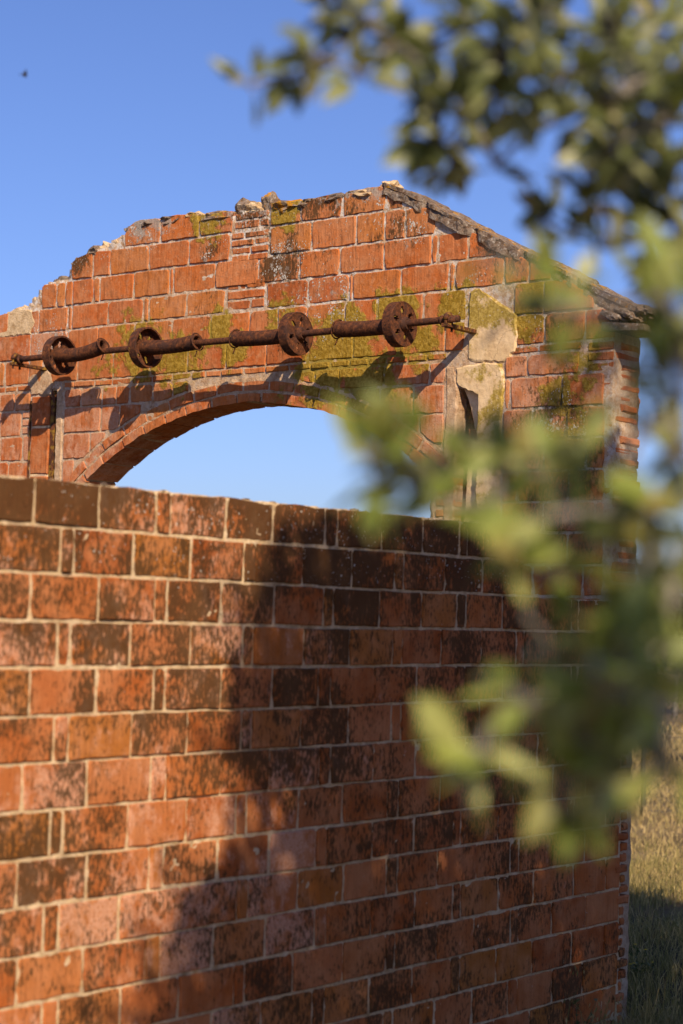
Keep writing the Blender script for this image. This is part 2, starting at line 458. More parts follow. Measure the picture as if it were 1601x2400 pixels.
def core(name, a0, a1, b0, b1, cell, inside, frame, front, back, amp, mat, parent, nscale=30, growth=None):
    """the mortar body of a wall: a closed grid with a rough face"""
    na, nb = int(round((a1-a0)/cell)), int(round((b1-b0)/cell))
    ok = {}
    for i in range(na):
        for j in range(nb):
            if inside(a0+(i+.5)*cell, b0+(j+.5)*cell): ok[(i, j)] = 1
    V, F, idx, GC = [], [], {}, []
    def vert(i, j, s):
        k = (i, j, s)
        if k not in idx:
            a, b = a0+i*cell, b0+j*cell
            GC.append((growth(a, b) if s == 0 else (0.2, 0, 0)) if growth else (0, 0, 0))
            q = Vector((a*nscale, b*nscale, s*9.0))
            da = noise.noise(q+Vector((31, 0, 0)))*cell*.45; db = noise.noise(q+Vector((0, 57, 0)))*cell*.45
            d = (front if s == 0 else back) + (amp*(noise.noise(q) + .6*noise.noise(q*2.3)) if s == 0 else amp*noise.noise(q))
            idx[k] = len(V); V.append(frame(a+da, b+db, d))
        return idx[k]
    for (i, j) in ok:
        F.append((vert(i, j, 0), vert(i+1, j, 0), vert(i+1, j+1, 0), vert(i, j+1, 0)))
        F.append((vert(i, j, 1), vert(i, j+1, 1), vert(i+1, j+1, 1), vert(i+1, j, 1)))
        for (di, dj, p, q) in ((-1, 0, (0, 0), (0, 1)), (1, 0, (1, 1), (1, 0)), (0, -1, (1, 0), (0, 0)), (0, 1, (0, 1), (1, 1))):
            if (i+di, j+dj) not in ok:
                A = (i+p[0], j+p[1]); B = (i+q[0], j+q[1])
                F.append((vert(*A, 0), vert(*B, 0), vert(*B, 1), vert(*A, 1)))
    o = build(name, V, F, mat, parent, smooth=True)
    if growth:
        ca = o.data.color_attributes.new('growth', 'FLOAT_COLOR', 'POINT')
        for i, c in enumerate(GC): ca.data[i].color = (c[0], c[1], c[2], 1)
    return o

def lerp_tab(tab):
    tab = sorted(tab)
    def f(x):
        if x <= tab[0][0]: return tab[0][1]
        for (x0, y0), (x1, y1) in zip(tab, tab[1:]):
            if x <= x1: return y0 + (y1-y0)*(x-x0)/max(1e-6, x1-x0)
        return tab[-1][1]
    return f

def rock(name, c, r, mat, parent, color=None, seed=0, sub=2, rot=0.0):
    bm = bmesh.new()
    bmesh.ops.create_icosphere(bm, subdivisions=sub, radius=1.0)
    V = []
    for v in bm.verts:
        p = v.co.copy()
        q = Vector((p.x*1.7+seed*3.3, p.y*1.7-seed, p.z*1.7+seed*.7))
        k = 1.0 + .35*noise.noise(q) + .22*noise.noise(q*2.6) + .10*noise.noise(q*6)
        p = Vector((max(-.86, min(.86, p.x)), max(-.86, min(.86, p.y)), max(-.84, min(.84, p.z))))*k
        w = Vector((p.x*r[0], p.y*r[1], p.z*r[2]))
        w = Vector((w.x, w.y*math.cos(rot)-w.z*math.sin(rot), w.y*math.sin(rot)+w.z*math.cos(rot)))
        V.append(Vector(c)+w)
    F = [tuple(v.index for v in f.verts) for f in bm.faces]
    bm.free()
    return build(name, V, F, mat, parent, color=color)

# ------------------------------------------------------------------ front wall
Z0, CH, PP = 1.886, 0.121, 0.73355
FRONT = lambda a, b, d: (a, -d, b)               # d outwards = towards the camera side
fw_root = empty('front_wall', (1.0, 0.06, 0.0))
tag(fw_root, 'low wall of large terracotta blocks with pale joints crossing the foreground', 'wall')
UEND = 2.93
UL = -1.35
def row_end(r):
    return 2.085 if r == 0 else (2.205 if r == 1 else UEND)
for r in range(16):
    zt, zb = Z0-r*CH, Z0-(r+1)*CH
    zb = max(zb, -0.05)
    sl = [i*PP + (0.5*PP if r % 2 == 0 else 0.0) for i in range(-3, 6)]
    cuts = []
    for s in sl:
        s += rnd.uniform(-.008, .008)
        w = rnd.uniform(.044, .060)
        cuts += [s-w/2, s+w/2, s+w/2+(PP-w)/3+rnd.uniform(-.010, .010), s+w/2+(PP-w)*2/3+rnd.uniform(-.010, .010)]
    end = row_end(r) + (rnd.uniform(-.01, .01) if r > 1 else 0)
    cuts = sorted(c for c in cuts if UL < c < end-.03) + [end]
    wob = lambda a, r=r: 0.004*noise.noise(Vector((a*1.3, r*3.7, 2.0)))
    jt = rnd.uniform(.0014, .0034)
    for a0, a1 in zip(cuts, cuts[1:]):
        sliver = a1-a0 < 0.09
        jv = rnd.uniform(.0010, .0036)
        if r == 0:
            top = lambda a: zt - .002 + .007*noise.noise(Vector((a*7, 5, 1))) + .004*noise.noise(Vector((a*31, 5, 1)))
        else:
            top = lambda a: zt - jt + wob(a)
        bot = lambda a: zb + jt + 0.004*noise.noise(Vector((a*1.3, (r+1)*3.7, 2.0)))
        pts = outline(a0+jv, a1-jv, top, bot, jit=.0034, step=.05, chop=.009)
        if not pts: continue
        left = max(0.0, 1.0-(a0+0.2)/2.4)
        soot = min(1, max(0, rnd.gauss(0.62, .17) + (0.16 if r == 0 else 0.06 if r < 5 else -0.10 if r > 7 else 0)))
        if rnd.random() < .10: soot *= .45
        pale = min(1, max(0, rnd.gauss(.44, .27) + (.10 if r in (1, 3, 6, 8) else 0)))
        if a0 > .95: pale *= .55
        moss = max(0, rnd.gauss(.05, .15)) if a0 > -.2 else rnd.uniform(.1, .55)
        slab('thin_block' if sliver else 'clay_block', pts, FRONT, rnd.uniform(-.0025, .0045), -.06, M['clay_front'], fw_root,
             color=(soot, moss, pale, .55 if r < 2 else .28))
# end of the front wall: thin bricks bonded at the corner, with ragged ends
zz = 1.62
k = 0
while zz > 0.0:
    h = .033 + rnd.uniform(-.003, .003)
    e = 2.985 + rnd.uniform(-.022, .022)
    s = UEND + .008 + (rnd.uniform(-.06, -.02) if k % 3 == 0 else 0)
    pts = outline(s, e, lambda a: zz, lambda a: zz-h, jit=.004, step=.03, chop=.012)
    if pts:
        slab('end_brick', pts, FRONT, rnd.uniform(.001, .006), -.10, M['clay_front'], fw_root, color=(rnd.uniform(.3, .7), 0, rnd.uniform(0, .3), .1), cham=.005)
    zz -= h + .0078
    k += 1
def in_front(a, b):
    if b > Z0-.004: return False
    if b > Z0-CH: return a < 2.08
    if b > Z0-2*CH: return a < 2.20
    return a < UEND+.022+.012*noise.noise(Vector((b*30, 3, 1)))
core('mortar', UL-.01, 3.0, -0.1, Z0, .0135, in_front, FRONT, -.0045, -.115, .0042, M['mortar_front'], fw_root, nscale=26, growth=lambda a, b: (.75 if b > Z0-.03 else .25 if b > Z0-.5 else 0.05, .1, .15))
# crumbs of mortar and lichen on the top edge
for i in range(9):
    a = rnd.uniform(-.3, 2.05)
    rock('mortar_crumb', (a, rnd.uniform(.005, .05), Z0+rnd.uniform(-.002, .004)), (rnd.uniform(.008, .022), .012, rnd.uniform(.004, .009)), M['stone'], fw_root,
         color=(0, .4, 0, 0), seed=i, sub=1)

# ------------------------------------------------------------------ gable wall
UX = 2.9341
TH = 0.20
VE = 0.06
GABLE = lambda a, b, d: (UX-d, a, b)
gw = empty('gable_wall', (UX+.1, 1.8, 0.0))
tag(gw, 'roofless brick gable wall with an arched opening and broken stepped top', 'wall')
SIL = [(5.0, 2.55), (4.3, 2.82), (3.9, 2.95), (3.609, 3.032), (3.514, 3.063), (3.418, 3.067), (3.335, 3.12), (3.328, 3.152), (3.237, 3.193), (3.129, 3.188), (3.106, 3.256), (2.999, 3.290),
       (2.941, 3.326), (2.859, 3.322), (2.831, 3.35), (2.738, 3.373), (2.696, 3.412), (2.639, 3.414), (2.511, 3.411), (2.318, 3.41), (2.263, 3.394), (2.062, 3.391), (1.843, 3.398),
       (1.679, 3.397), (1.437, 3.402), (1.243, 3.408), (1.204, 3.405), (1.112, 3.355), (0.983, 3.285), (0.756, 3.160), (0.515, 3.035), (0.283, 2.915), (0.125, 2.81), (-0.05, 2.735)]
sil = lerp_tab(SIL)
AC, AZ, AR = 1.95, 0.835, 1.668
RING = 0.104
def ext(v):
    """height of the arch's outer line over v, -1 beside it"""
    d = abs(v-AC)
    R = AR+RING
    if d >= 1.09: return -1.0
    return AZ + math.sqrt(R*R-d*d)
ROWS = [
 ('T', 3.288, 3.60, [2.752, 2.511, 2.266, 2.06], (0,)),
 ('T', 3.288, 3.60, [1.838, 1.664, 1.429, 1.194, 1.097], (0,)),
 ('0', 3.159, 3.288, [3.106, 2.955, 2.836, 2.582, 2.325, 2.073], (0,)),
 ('0', 3.159, 3.288, [1.835, 1.597, 1.349, 1.197, 1.09, 0.93], (0,)),
 ('1', 3.035, 3.159, [3.312, 3.2, 3.142, 3.088, 2.945, 2.903, 2.674, 2.445, 2.419, 2.156, 1.898, 1.661, 1.432, 1.196, 0.948, 0.915, 0.764, 0.62], (0,)),
 ('2', 2.917, 3.035, [4.02, 3.78, 3.54, 3.322, 3.118, 3.087, 2.843, 2.609, 2.572, 2.332, 2.095], (0,)),
 ('2', 2.917, 3.035, [1.847, 1.610, 1.378, 1.359, 1.103, 0.857, 0.826, 0.584, 0.464, 0.36], (0,)),
 ('3a', 2.787, 2.917, [4.18, 3.94, 3.699, 3.376, 3.112, 2.901, 2.66, 2.42, 2.177, 1.941, 1.775, 1.608, 1.40, 1.225, 0.983, 0.768], (0,)),
 ('3a', 2.787, 2.917, [0.535, 0.393, 0.16], (0,)),
 ('3b', 2.661, 2.787, [4.1, 3.86, 3.559, 3.38, 3.28], (0,)),
 ('3b', 2.661, 2.787, [3.225, 3.035, 2.796, 2.555, 2.314, 2.076, 1.837, 1.597, 1.351, 1.109, 0.868, 0.772], (0,)),
 ('3b', 2.661, 2.787, [0.525, 0.388, 0.199, VE], (0,)),
 ('A', 2.532, 2.624, [4.1, 3.86, 3.72, 3.584, 3.475, 3.358], (0,)),
 ('A', 2.532, 2.624, [3.122, 3.004, 2.862, 2.768, 2.679, 2.528, 2.40, 2.30], (0,)),
 ('A', 2.532, 2.624, [1.66, 1.56, 1.421, 1.181, 0.944, 0.862], (0,)),
 ('A', 2.532, 2.624, [0.572, 0.465, 0.223], (0,)),
 ('B', 2.406, 2.532, [4.0, 3.80, 3.578, 3.423], (0,)),
 ('B', 2.406, 2.532, [3.122, 2.865, 2.74, 2.60], (0,)),
 ('B', 2.406, 2.532, [1.33, 1.20, 1.024, 0.862], (0,)),
 ('B', 2.406, 2.532, [0.572, 0.543, 0.302, 0.109], (0,)),
 ('C', 2.280, 2.406, [4.05, 3.81, 3.571, 3.408, 3.352], (0,)),
 ('C', 2.280, 2.406, [3.122, 2.936, 2.80], (0,)),
 ('C', 2.280, 2.406, [1.12, 0.99, 0.862], (0,)),
 ('C', 2.280, 2.406, [0.576, 0.436, 0.279, 0.103], (0,)),
 ('D', 2.155, 2.280, [3.9, 3.7, 3.506, 3.352], (0,)),
 ('D', 2.155, 2.280, [3.122, 3.0], (0,)),
 ('D', 2.155, 2.280, [0.574, 0.378, 0.187, 0.10], (0,)),
 ('E', 2.030, 2.155, [4.0, 3.75, 3.5, 3.352], (0,)),
 ('E', 2.030, 2.155, [3.122, 3.01], (0,)),
 ('E', 2.030, 2.155, [0.574, 0.50, 0.262, 0.10], (0,)),
 ('F', 1.906, 2.030, [0.574, 0.375, 0.14, VE+.04], (0,)),
 ('G', 1.782, 1.906, [0.70, 0.50, 0.262, 0.10], (0,)),
 ('H', 1.658, 1.782, [0.70, 0.42, 0.19, 0.10], (0,)),
 ('I', 1.534, 1.658, [0.70, 0.50, 0.262, 0.10], (0,)),
]
def field(F, v, z, base, jit):
    s = base + rnd.uniform(-jit, jit)
    for a, b, r, w in F:
        d2 = ((v-a)**2+(z-b)**2)/(r*r)
        s += w*math.exp(-d2*1.1)
    return max(0.0, min(1.0, s))
def gable_block(name, a0, a1, zb, zt, proud=None, jit=.0046, chop=.014, step=.035, cham=.0024, deep=-.06):
    top = lambda a: min(zt + .004*noise.noise(Vector((a*1.7, zt*9, 4))), sil(a) - .004 + .010*noise.noise(Vector((a*26, 8, 1))))
    bot = lambda a: max(zb + .004*noise.noise(Vector((a*1.7, zb*9, 4))), ext(a)+.004 if zb < 2.62 else 0)
    pts = outline(a0, a1, top, bot, jit=jit, step=step, chop=chop)
    if not pts: return
    v = sum(p[0] for p in pts)/len(pts); z = sum(p[1] for p in pts)/len(pts)
    nearTop = max(0, 1-(sil(v)-z)/.12)
    c = (min(1, rnd.uniform(.1, .9)+.25*nearTop), rnd.uniform(0, .4), min(1, field(PALE, v, z, .05, .12)+.15*nearTop+(.42 if z < 2.625 else 0)), min(1, field(WHITE, v, z, .12, .1)+.35*nearTop))
    slab(name, pts, GABLE, rnd.uniform(-.001, .004) if proud is None else proud, deep, M['clay_gable'], gw, color=c, cham=cham, tilt=.003)
for nm, zb, zt, J, _ in ROWS:
    J = sorted(J)
    for a0, a1 in zip(J, J[1:]):
        if a1-a0 > .2 and abs(zt-zb-.125) > .5: continue
        g = rnd.uniform(.0018, .0045)
        gable_block('thin_block' if a1-a0 < .05 else 'clay_block', a0+g, a1-g, zb+rnd.uniform(.0018, .0042), (zt-rnd.uniform(.0018, .0042)) if zt < 3.5 else zt)
# thin levelling course of flat bricks over the arch
for lo, hi in ((0.215, 0.56), (0.86, 3.13), (3.36, 4.1)):
    a = lo
    while a < hi-.03:
        w = rnd.uniform(.085, .14)
        gable_block('thin_brick', a+.004, min(a+w, hi)-.004, 2.631, 2.657, proud=rnd.uniform(-.002, .006), step=.03, chop=.01)
        a += w
# small brick repairs
def patch(v0, v1, z0, z1, n, lay):
    h = (z1-z0)/n
    for i in range(n):
        cuts = [v0]+lay[i % len(lay)]+[v1]
        for a0, a1 in zip(cuts, cuts[1:]):
            gable_block('repair_brick', a0+.004, a1-.004, z0+i*h+.0035, z0+(i+1)*h-.0035, proud=rnd.uniform(-.003, .004), jit=.003, chop=.008, step=.04)
patch(1.855, 2.085, 2.925, 3.065, 3, [[1.94], [], [1.97]])
patch(1.842, 2.066, 3.145, 3.285, 4, [[1.96], [1.95], [1.93], [1.99]])
patch(1.842, 2.05, 3.295, 3.375, 2, [[1.90], []])
patch(3.358, 3.418, 2.412, 2.53, 3, [[]])
patch(0.065, 0.19, 2.535, 2.655, 3, [[]])
patch(0.065, 0.155, 2.80, 2.87, 2, [[]])
# arch: two rings of flat bricks that run through the wall
def arch_brick(r0, r1, t0, t1, proud):
    V = []
    m = 4
    for d in (proud, -TH-.005):
        for i in range(m+1):
            t = t0+(t1-t0)*i/m
            for r in (r0, r1):
                jr = rnd.uniform(-.0025, .0025)
                V.append(GABLE(AC+(r+jr)*math.sin(t), AZ+(r+jr)*math.cos(t), d+rnd.uniform(-.002, .002)))
    F = []
    s = 2*(m+1)
    for i in range(m):
        a, b, c, d = 2*i, 2*i+1, 2*i+3, 2*i+2
        F += [(a, b, c, d), (s+a, s+d, s+c, s+b), (b, s+b, s+c, c), (a, d, s+d, s+a)]
    F += [(0, s, s+1, 1), (2*m, 2*m+1, s+2*m+1, s+2*m)]
    v = AC+r0*math.sin((t0+t1)/2); z = AZ+r0*math.cos((t0+t1)/2)
    build('arch_brick', V, F, M['clay_gable'], gw, color=(rnd.uniform(.1, 1), rnd.uniform(0, .3), min(1, field(PALE, v, z, .45, .25)), .12))
TA = math.acos((2.15-AZ)/AR)
for ring, (r0, r1) in enumerate(((AR, AR+.040), (AR+.053, AR+.094))):
    t = -TA-(.0 if ring == 0 else .02)
    while t < TA:
        w = rnd.uniform(.115, .15)/r0
        arch_brick(r0+rnd.uniform(-.003, .003), r1, t, min(t+w, TA+.03), rnd.uniform(-.002, .006))
        t += w + rnd.uniform(.010, .017)/r0
V, F = [], []
na = 150
for i in range(na+1):
    t = -TA-.01 + (2*TA+.02)*i/na
    for (r, d) in ((AR+.004, -TH+.012), (AR+.004, -.007), (AR+.03, -.006), (AR+.047, -.003), (AR+.07, -.006), (AR+.098, -.002), (AR+.112, -.004), (AR+.112, -TH+.012)):
        q = Vector((t*40, r*30, d*20))
        V.append(GABLE(AC+(r+.003*noise.noise(q))*math.sin(t), AZ+(r+.003*noise.noise(q))*math.cos(t), d+(.005*noise.noise(q*1.3+Vector((0, 9, 0))) if d > -.05 else 0)))
for i in range(na):
    for k in range(8): F.append((i*8+k, i*8+(k+1) % 8, (i+1)*8+(k+1) % 8, (i+1)*8+k))
F.append(tuple(range(7, -1, -1))); F.append(tuple(na*8+k for k in range(8)))
build('arch_mortar', V, F, M['mortar_gable'], gw)
# jambs under the arch
for side in (-1, 1):
    z = 2.140
    while z > 1.45:
        vj = 3.0 if side > 0 else 0.90
        a0, a1 = (vj-(.02 if z > 2.12 else 0), vj+.12) if side > 0 else (vj-.10, vj+(.03 if z > 2.12 else 0))
        pts = outline(a0, a1, lambda a: z, lambda a: z-.034, jit=.004, step=.04, chop=.01)
        slab('jamb_brick', pts, GABLE, rnd.uniform(-.001, .004), -TH, M['clay_gable'], gw, color=(.3, 0, .2, .1), cham=.004)
        z -= .044
def hole(a, b):
    if 3.165 < a < 3.235 and 1.3 < b < 2.63: return True
    if .695 < a < .815 and 1.3 < b < 2.51: return True
    if b < 2.14: return .93 < a < 2.97
    d = (a-AC)**2+(b-AZ)**2
    return d < (AR+.03)**2
def in_gable(a, b):
    if b > sil(a)-.022+.012*noise.noise(Vector((a*22, b*22, 1))): return False
    if a < VE+.004: return False
    return not hole(a, b)
core('mortar', 0.0, 4.2, -0.1, 3.5, .0165, in_gable, GABLE, -.0040, -TH+.006, .0050, M['mortar_gable'], gw, nscale=24, growth=lambda a, b: (field(SOOT, a, b, .05, 0)+.3*max(0, 1-(sil(a)-b)/.08), field(MOSS, a, b, 0, 0), field(WHITE, a, b, .25, 0)))
# brick ends at the corner of the gable, uneven towards the field
zz = 2.655
while zz > 1.3:
    h = .0365+rnd.uniform(-.003, .003)
    e = UX + TH + rnd.uniform(-.02, .02)
    y0 = VE + rnd.uniform(-.006, .006)
    s = UX + (.004 if rnd.random() < .7 else .05)
    pts = outline(s, e, lambda a: zz, lambda a: zz-h, jit=.005, step=.04, chop=.014)
    slab('end_brick', pts, lambda a, b, d: (a, y0-d, b), 0.0, -.13, M['clay_gable'], gw, color=(rnd.uniform(.35, .8), .1, .05, .3), cham=.007)
    zz -= h+.0048
# verge: rough tiles bedded in mortar down the right slope
def rough_strip(name, v0, v1, off, thick, x0, x1, amp, color, seed, cell=.016):
    """a rough layer that follows the slope from v0 down to v1, its top 'off' above the wall line"""
    nl = max(3, int(abs(v1-v0)*1.12/cell)); nw = max(3, int((x1-x0)/cell)); nt = max(2, int(thick/cell*1.2))
    loop = [(i/nw, 1.0) for i in range(nw)] + [(1.0, 1-i/nt) for i in range(nt)] + [(1-i/nw, 0.0) for i in range(nw)] + [(0.0, i/nt) for i in range(nt)]
    V, F = [], []
    m = len(loop)
    for i in range(nl+1):
        v = v0+(v1-v0)*i/nl
        z = slope(v)+off
        e = 1 - .25*(max(0, 1-i/2)+max(0, 1-(nl-i)/2))
        for (fx, fz) in loop:
            p = Vector((x0+(x1-x0)*(.5+(fx-.5)*e), v, z-thick*(.5-(fz-.5)*e)))
            q = p*22+Vector((seed, 0, 0))
            p += Vector((noise.noise(q), .6*noise.noise(q+Vector((0, 7, 0))), noise.noise(q+Vector((0, 0, 13)))))*amp
            q = q*2.7
            p += Vector((noise.noise(q), 0, noise.noise(q+Vector((0, 0, 13)))))*amp*.5
            V.append(p)
    for i in range(nl):
        for k in range(m):
            j = (k+1) % m
            F.append((i*m+k, i*m+j, (i+1)*m+j, (i+1)*m+k))
    F.append(tuple(range(m-1, -1, -1))); F.append(tuple(nl*m+k for k in range(m)))
    build(name, V, F, M['stone'], gw, color=color)
slope = lerp_tab([(1.26, 3.412), (1.204, 3.405), (1.112, 3.367), (0.983, 3.302), (0.756, 3.178), (0.515, 3.055), (0.283, 2.937), (0.125, 2.842), (-0.02, 2.772), (-.12, 2.72), (-.3, 2.63)])
cutv = [1.235, .99, .745, .50, .25, -.065]
for i, (v0, v1) in enumerate(zip(cutv, cutv[1:])):
    rough_strip('verge_tile', v0, v1+.006, .006+rnd.uniform(-.003, .003), .018, UX-.010+rnd.uniform(-.006, .006), UX+TH+.03, .0065, (0, .75, 0, 0), 10*i)
    rough_strip('verge_mortar', v0-.01, v1-.01, -.010, .040, UX-.006+rnd.uniform(-.006, .006), UX+TH*.9, .010, (0, .15, 0, 0), 10*i+5)
# eave slab at the foot of the verge
V = []
for (x, y, z) in [(UX-.05, .10, 2.688), (UX-.05, -.085, 2.676), (UX+.17, -.085, 2.676), (UX+.17, .10, 2.688)]: V.append((x, y, z))
for (x, y, z) in [(UX-.045, .10, 2.722), (UX-.045, -.08, 2.702), (UX+.17, -.08, 2.702), (UX+.17, .10, 2.722)]: V.append((x, y, z))
build('eave_slab', V, [(3, 2, 1, 0), (4, 5, 6, 7), (0, 1, 5, 4), (1, 2, 6, 5), (2, 3, 7, 6), (3, 0, 4, 7)], M['stone'], gw, color=(0, .2, 0, 0))
for i, (y, z, r) in enumerate([(-.055, 2.762, .035), (-.10, 2.735, .04), (.02, 2.755, .06), (.08, 2.75, .07), (-.02, 2.735, .05)]):
    rock('verge_mortar', (UX+.04, y, z), (.07, r, .022), M['stone'], gw, color=(0, .4, 0, 0), seed=90+i, sub=3, rot=.4)
# broken mortar and stones along the ruined top
for i, (v, dz, rx, ry, rz, mo, kind) in enumerate([(2.03, .004, .06, .060, .052, .62, 1), (1.885, .012, .05, .040, .055, .80, 1), (1.955, -.010, .07, .06, .04, .4, 0), (2.17, -.022, .09, .12, .034, .95, 1), (1.76, -.022, .09, .11, .034, 1.0, 1),
        (3.07, -.045, .07, .055, .06, .05, 1), (2.97, -.028, .07, .07, .038, .15, 1), (2.90, -.02, .06, .05, .034, .05, 0), (2.80, -.035, .06, .05, .034, .1, 0), (3.20, -.03, .06, .06, .036, .05, 1), (3.29, -.04, .06, .06, .04, .0, 0),
        (3.37, -.04, .06, .07, .05, .0, 0), (3.47, -.04, .06, .07, .05, .0, 0), (3.57, -.04, .06, .07, .05, .0, 0), (3.68, -.04, .06, .08, .05, .0, 0), (3.80, -.04, .06, .08, .05, .0, 0), (2.72, -.02, .06, .05, .034, .2, 1), (2.6, -.022, .08, .08, .028, .1, 1),
        (2.45, -.024, .08, .09, .028, .2, 1), (1.215, -.004, .06, .04, .030, .2, 0), (1.5, -.024, .08, .11, .028, .1, 1), (1.33, -.024, .08, .10, .028, .2, 0), (2.32, -.02, .07, .06, .026, .3, 0), (1.64, -.024, .08, .06, .028, .5, 1)]):
    rock('rubble', (UX+.065, v, sil(v)+dz), (rx, ry, rz), M['stone'] if kind else M['mortar_front'], gw, color=(0, mo, 0, 0), seed=120+i, sub=3)
# plaster mass on the stepped left shoulder
def plaster(name, pts, front, back, moss, wav=.007, root=gw, mat='plaster'):
    P = []
    for (a, b), (c, d) in zip(pts, pts[1:]+pts[:1]):
        L = math.hypot(c-a, d-b); n = max(1, int(L/.016))
        for i in range(n):
            t = i/n
            x, y = a+(c-a)*t, b+(d-b)*t
            k = wav*min(1.0, 4*t*(1-t)+.35)
            P.append((x+k*(noise.noise(Vector((x*38, y*38, 3)))+.4*rnd.uniform(-1, 1)), y+k*(noise.noise(Vector((x*38, y*38, 9)))+.4*rnd.uniform(-1, 1))))
    return slab(name, P, GABLE, front, back, M[mat], root, color=(0, moss, 0, 0), cham=.006, tilt=.004)
plaster('plaster_patch', [(3.66, 3.02), (3.52, 3.045), (3.43, 3.05), (3.37, 3.03), (3.345, 2.97), (3.375, 2.915), (3.66, 2.905)], .002, -.03, .35, wav=.012, mat='mortar_front')
# right hand plaster: upper patch, yellow pier below, and the recess beside it
plaster('plaster_patch', [(0.748, 2.900), (0.706, 2.912), (0.627, 2.862), (0.519, 2.797), (0.512, 2.70), (0.521, 2.637), (0.575, 2.598), (0.68, 2.607), (0.752, 2.622), (0.755, 2.734)], .005, -.03, .82)
plaster('plaster_pier', [(0.812, 2.592), (0.69, 2.604), (0.585, 2.594), (0.572, 2.531), (0.584, 2.302), (0.578, 1.5), (0.695, 1.5), (0.700, 2.483), (0.798, 2.525)], .005, -.06, 1.1)
plaster('plaster_edge', [(0.862, 2.60), (0.818, 2.60), (0.800, 2.52), (0.806, 1.5), (0.868, 1.5), (0.858, 2.0), (0.872, 2.2), (0.858, 2.4)], .002, -.06, .12, mat='mortar_gable')
plaster('recess_plaster', [(0.80, 2.515), (0.69, 2.485), (0.69, 2.345), (0.735, 2.335), (0.75, 2.39), (0.772, 2.461)], -.035, -.06, .0)
plaster('recess_plaster', [(0.762, 2.27), (0.69, 2.28), (0.69, 1.5), (0.785, 1.5), (0.778, 1.95), (0.768, 2.12)], -.03, -.06, .05)
def boxp(name, a0, a1, b0, b1, front, back, mat, root=gw, color=None):
    pts = [(a0, b0), (a1, b0), (a1, b1), (a0, b1)]
    return slab(name, pts, GABLE, front, back, mat, root, color=color, cham=.002, tilt=.001)
boxp('recess_brick', .69, .77, 2.285, 2.34, -.045, -.09, M['clay_gable'], color=(.5, 0, .2, 0))
boxp('rail_cavity_plate', .69, .82, 1.4, 2.53, -.085, -.12, M['rust'])  # dark rust sheet standing in for the shaded cavity behind the recess
# left hand pilaster with its iron rail
plaster('plaster_cap', [(3.385, 2.70), (3.30, 2.735), (3.235, 2.722), (3.205, 2.69), (3.212, 2.60), (3.355, 2.606)], .004, -.05, .12, wav=.010, mat='mortar_gable')
plaster('plaster_strip', [(3.176, 2.63), (3.138, 2.622), (3.126, 2.4), (3.122, 1.5), (3.170, 1.5), (3.176, 2.2)], .001, -.07, .02, wav=.005, mat='mortar_gable')
for (z0, z1) in ((2.452, 2.600), (2.212, 2.444), (1.95, 2.204), (1.6, 1.942)):
    pts = outline(3.2185, 3.349, lambda a: z1, lambda a: z0, jit=.004, step=.05, chop=.01)
    slab('pilaster_brick', pts, GABLE, .003+rnd.uniform(-.002, .002), -.05, M['clay_gable'], gw, color=(.30, .05, .15, .1), cham=.004)
plaster('pilaster_body', [(3.350, 2.60), (3.226, 2.60), (3.226, 1.5), (3.348, 1.5)], -.004, -.06, .05)
boxp('rail_cavity_plate', 3.16, 3.24, 1.4, 2.635, -.085, -.12, M['rust'])
boxp('rail_cavity_plate', 3.353, 3.362, 1.4, 2.58, .004, -.03, M['rust'])
boxp('rail_cavity_plate', 3.192, 3.2175, 1.4, 2.633, -.003, -.09, M['rust'])

# ------------------------------------------------------------------ line shaft with pulleys and springs
SX, SZ = UX-.185, 2.757
ls = empty('line_shaft', (SX, 2.0, SZ))
tag(ls, 'rusty iron line shaft with four pierced pulleys mounted across the gable above the arch', 'shaft')
def tube_path(path, radii, seg, closed_ends=True):
    V, F = [], []
    n = len(path)
    prev = None
    for i, p in enumerate(path):
        d = (path[min(i+1, n-1)]-path[max(i-1, 0)]).normalized()
        if prev is None:
            ref = Vector((0, 0, 1)) if abs(d.z) < .9 else Vector((1, 0, 0))
            a = d.cross(ref).normalized()
        else:
            a = (prev-d*prev.dot(d)).normalized()
        prev = a
        b = d.cross(a)
        for k in range(seg):
            t = 2*math.pi*k/seg
            V.append(p+(a*math.cos(t)+b*math.sin(t))*radii[i])
    for i in range(n-1):
        for k in range(seg):
            j = (k+1) % seg
            F.append((i*seg+k, i*seg+j, (i+1)*seg+j, (i+1)*seg+k))
    if closed_ends:
        F.append(tuple(range(seg-1, -1, -1))); F.append(tuple((n-1)*seg+k for k in range(seg)))
    return V, F
V, F = tube_path([Vector((SX, v, SZ+.002*math.sin(v*3))) for v in [3.275-.1*i for i in range(27)]], [.0145]*27, 14)
build('shaft', V, F, M['rust'], ls, smooth=True, color=(0, .2, 0, 0))
def ring(name, c, axis, R, r, parent, color, seg=28, ts=8):
    axis = axis.normalized()
    a = axis.cross(Vector((0.3, 0.1, 1))).normalized(); b = axis.cross(a)
    V, F = [], []
    for i in range(seg):
        t = 2*math.pi*i/seg
        rad = a*math.cos(t)+b*math.sin(t)
        for k in range(ts):
            s = 2*math.pi*k/ts
            V.append(c+rad*(R+r*math.cos(s))+axis*r*math.sin(s))
    for i in range(seg):
        for k in range(ts):
            F.append((i*ts+k, ((i+1) % seg)*ts+k, ((i+1) % seg)*ts+(k+1) % ts, i*ts+(k+1) % ts))
    return build(name, V, F, M['rust'], parent, smooth=True, color=color)
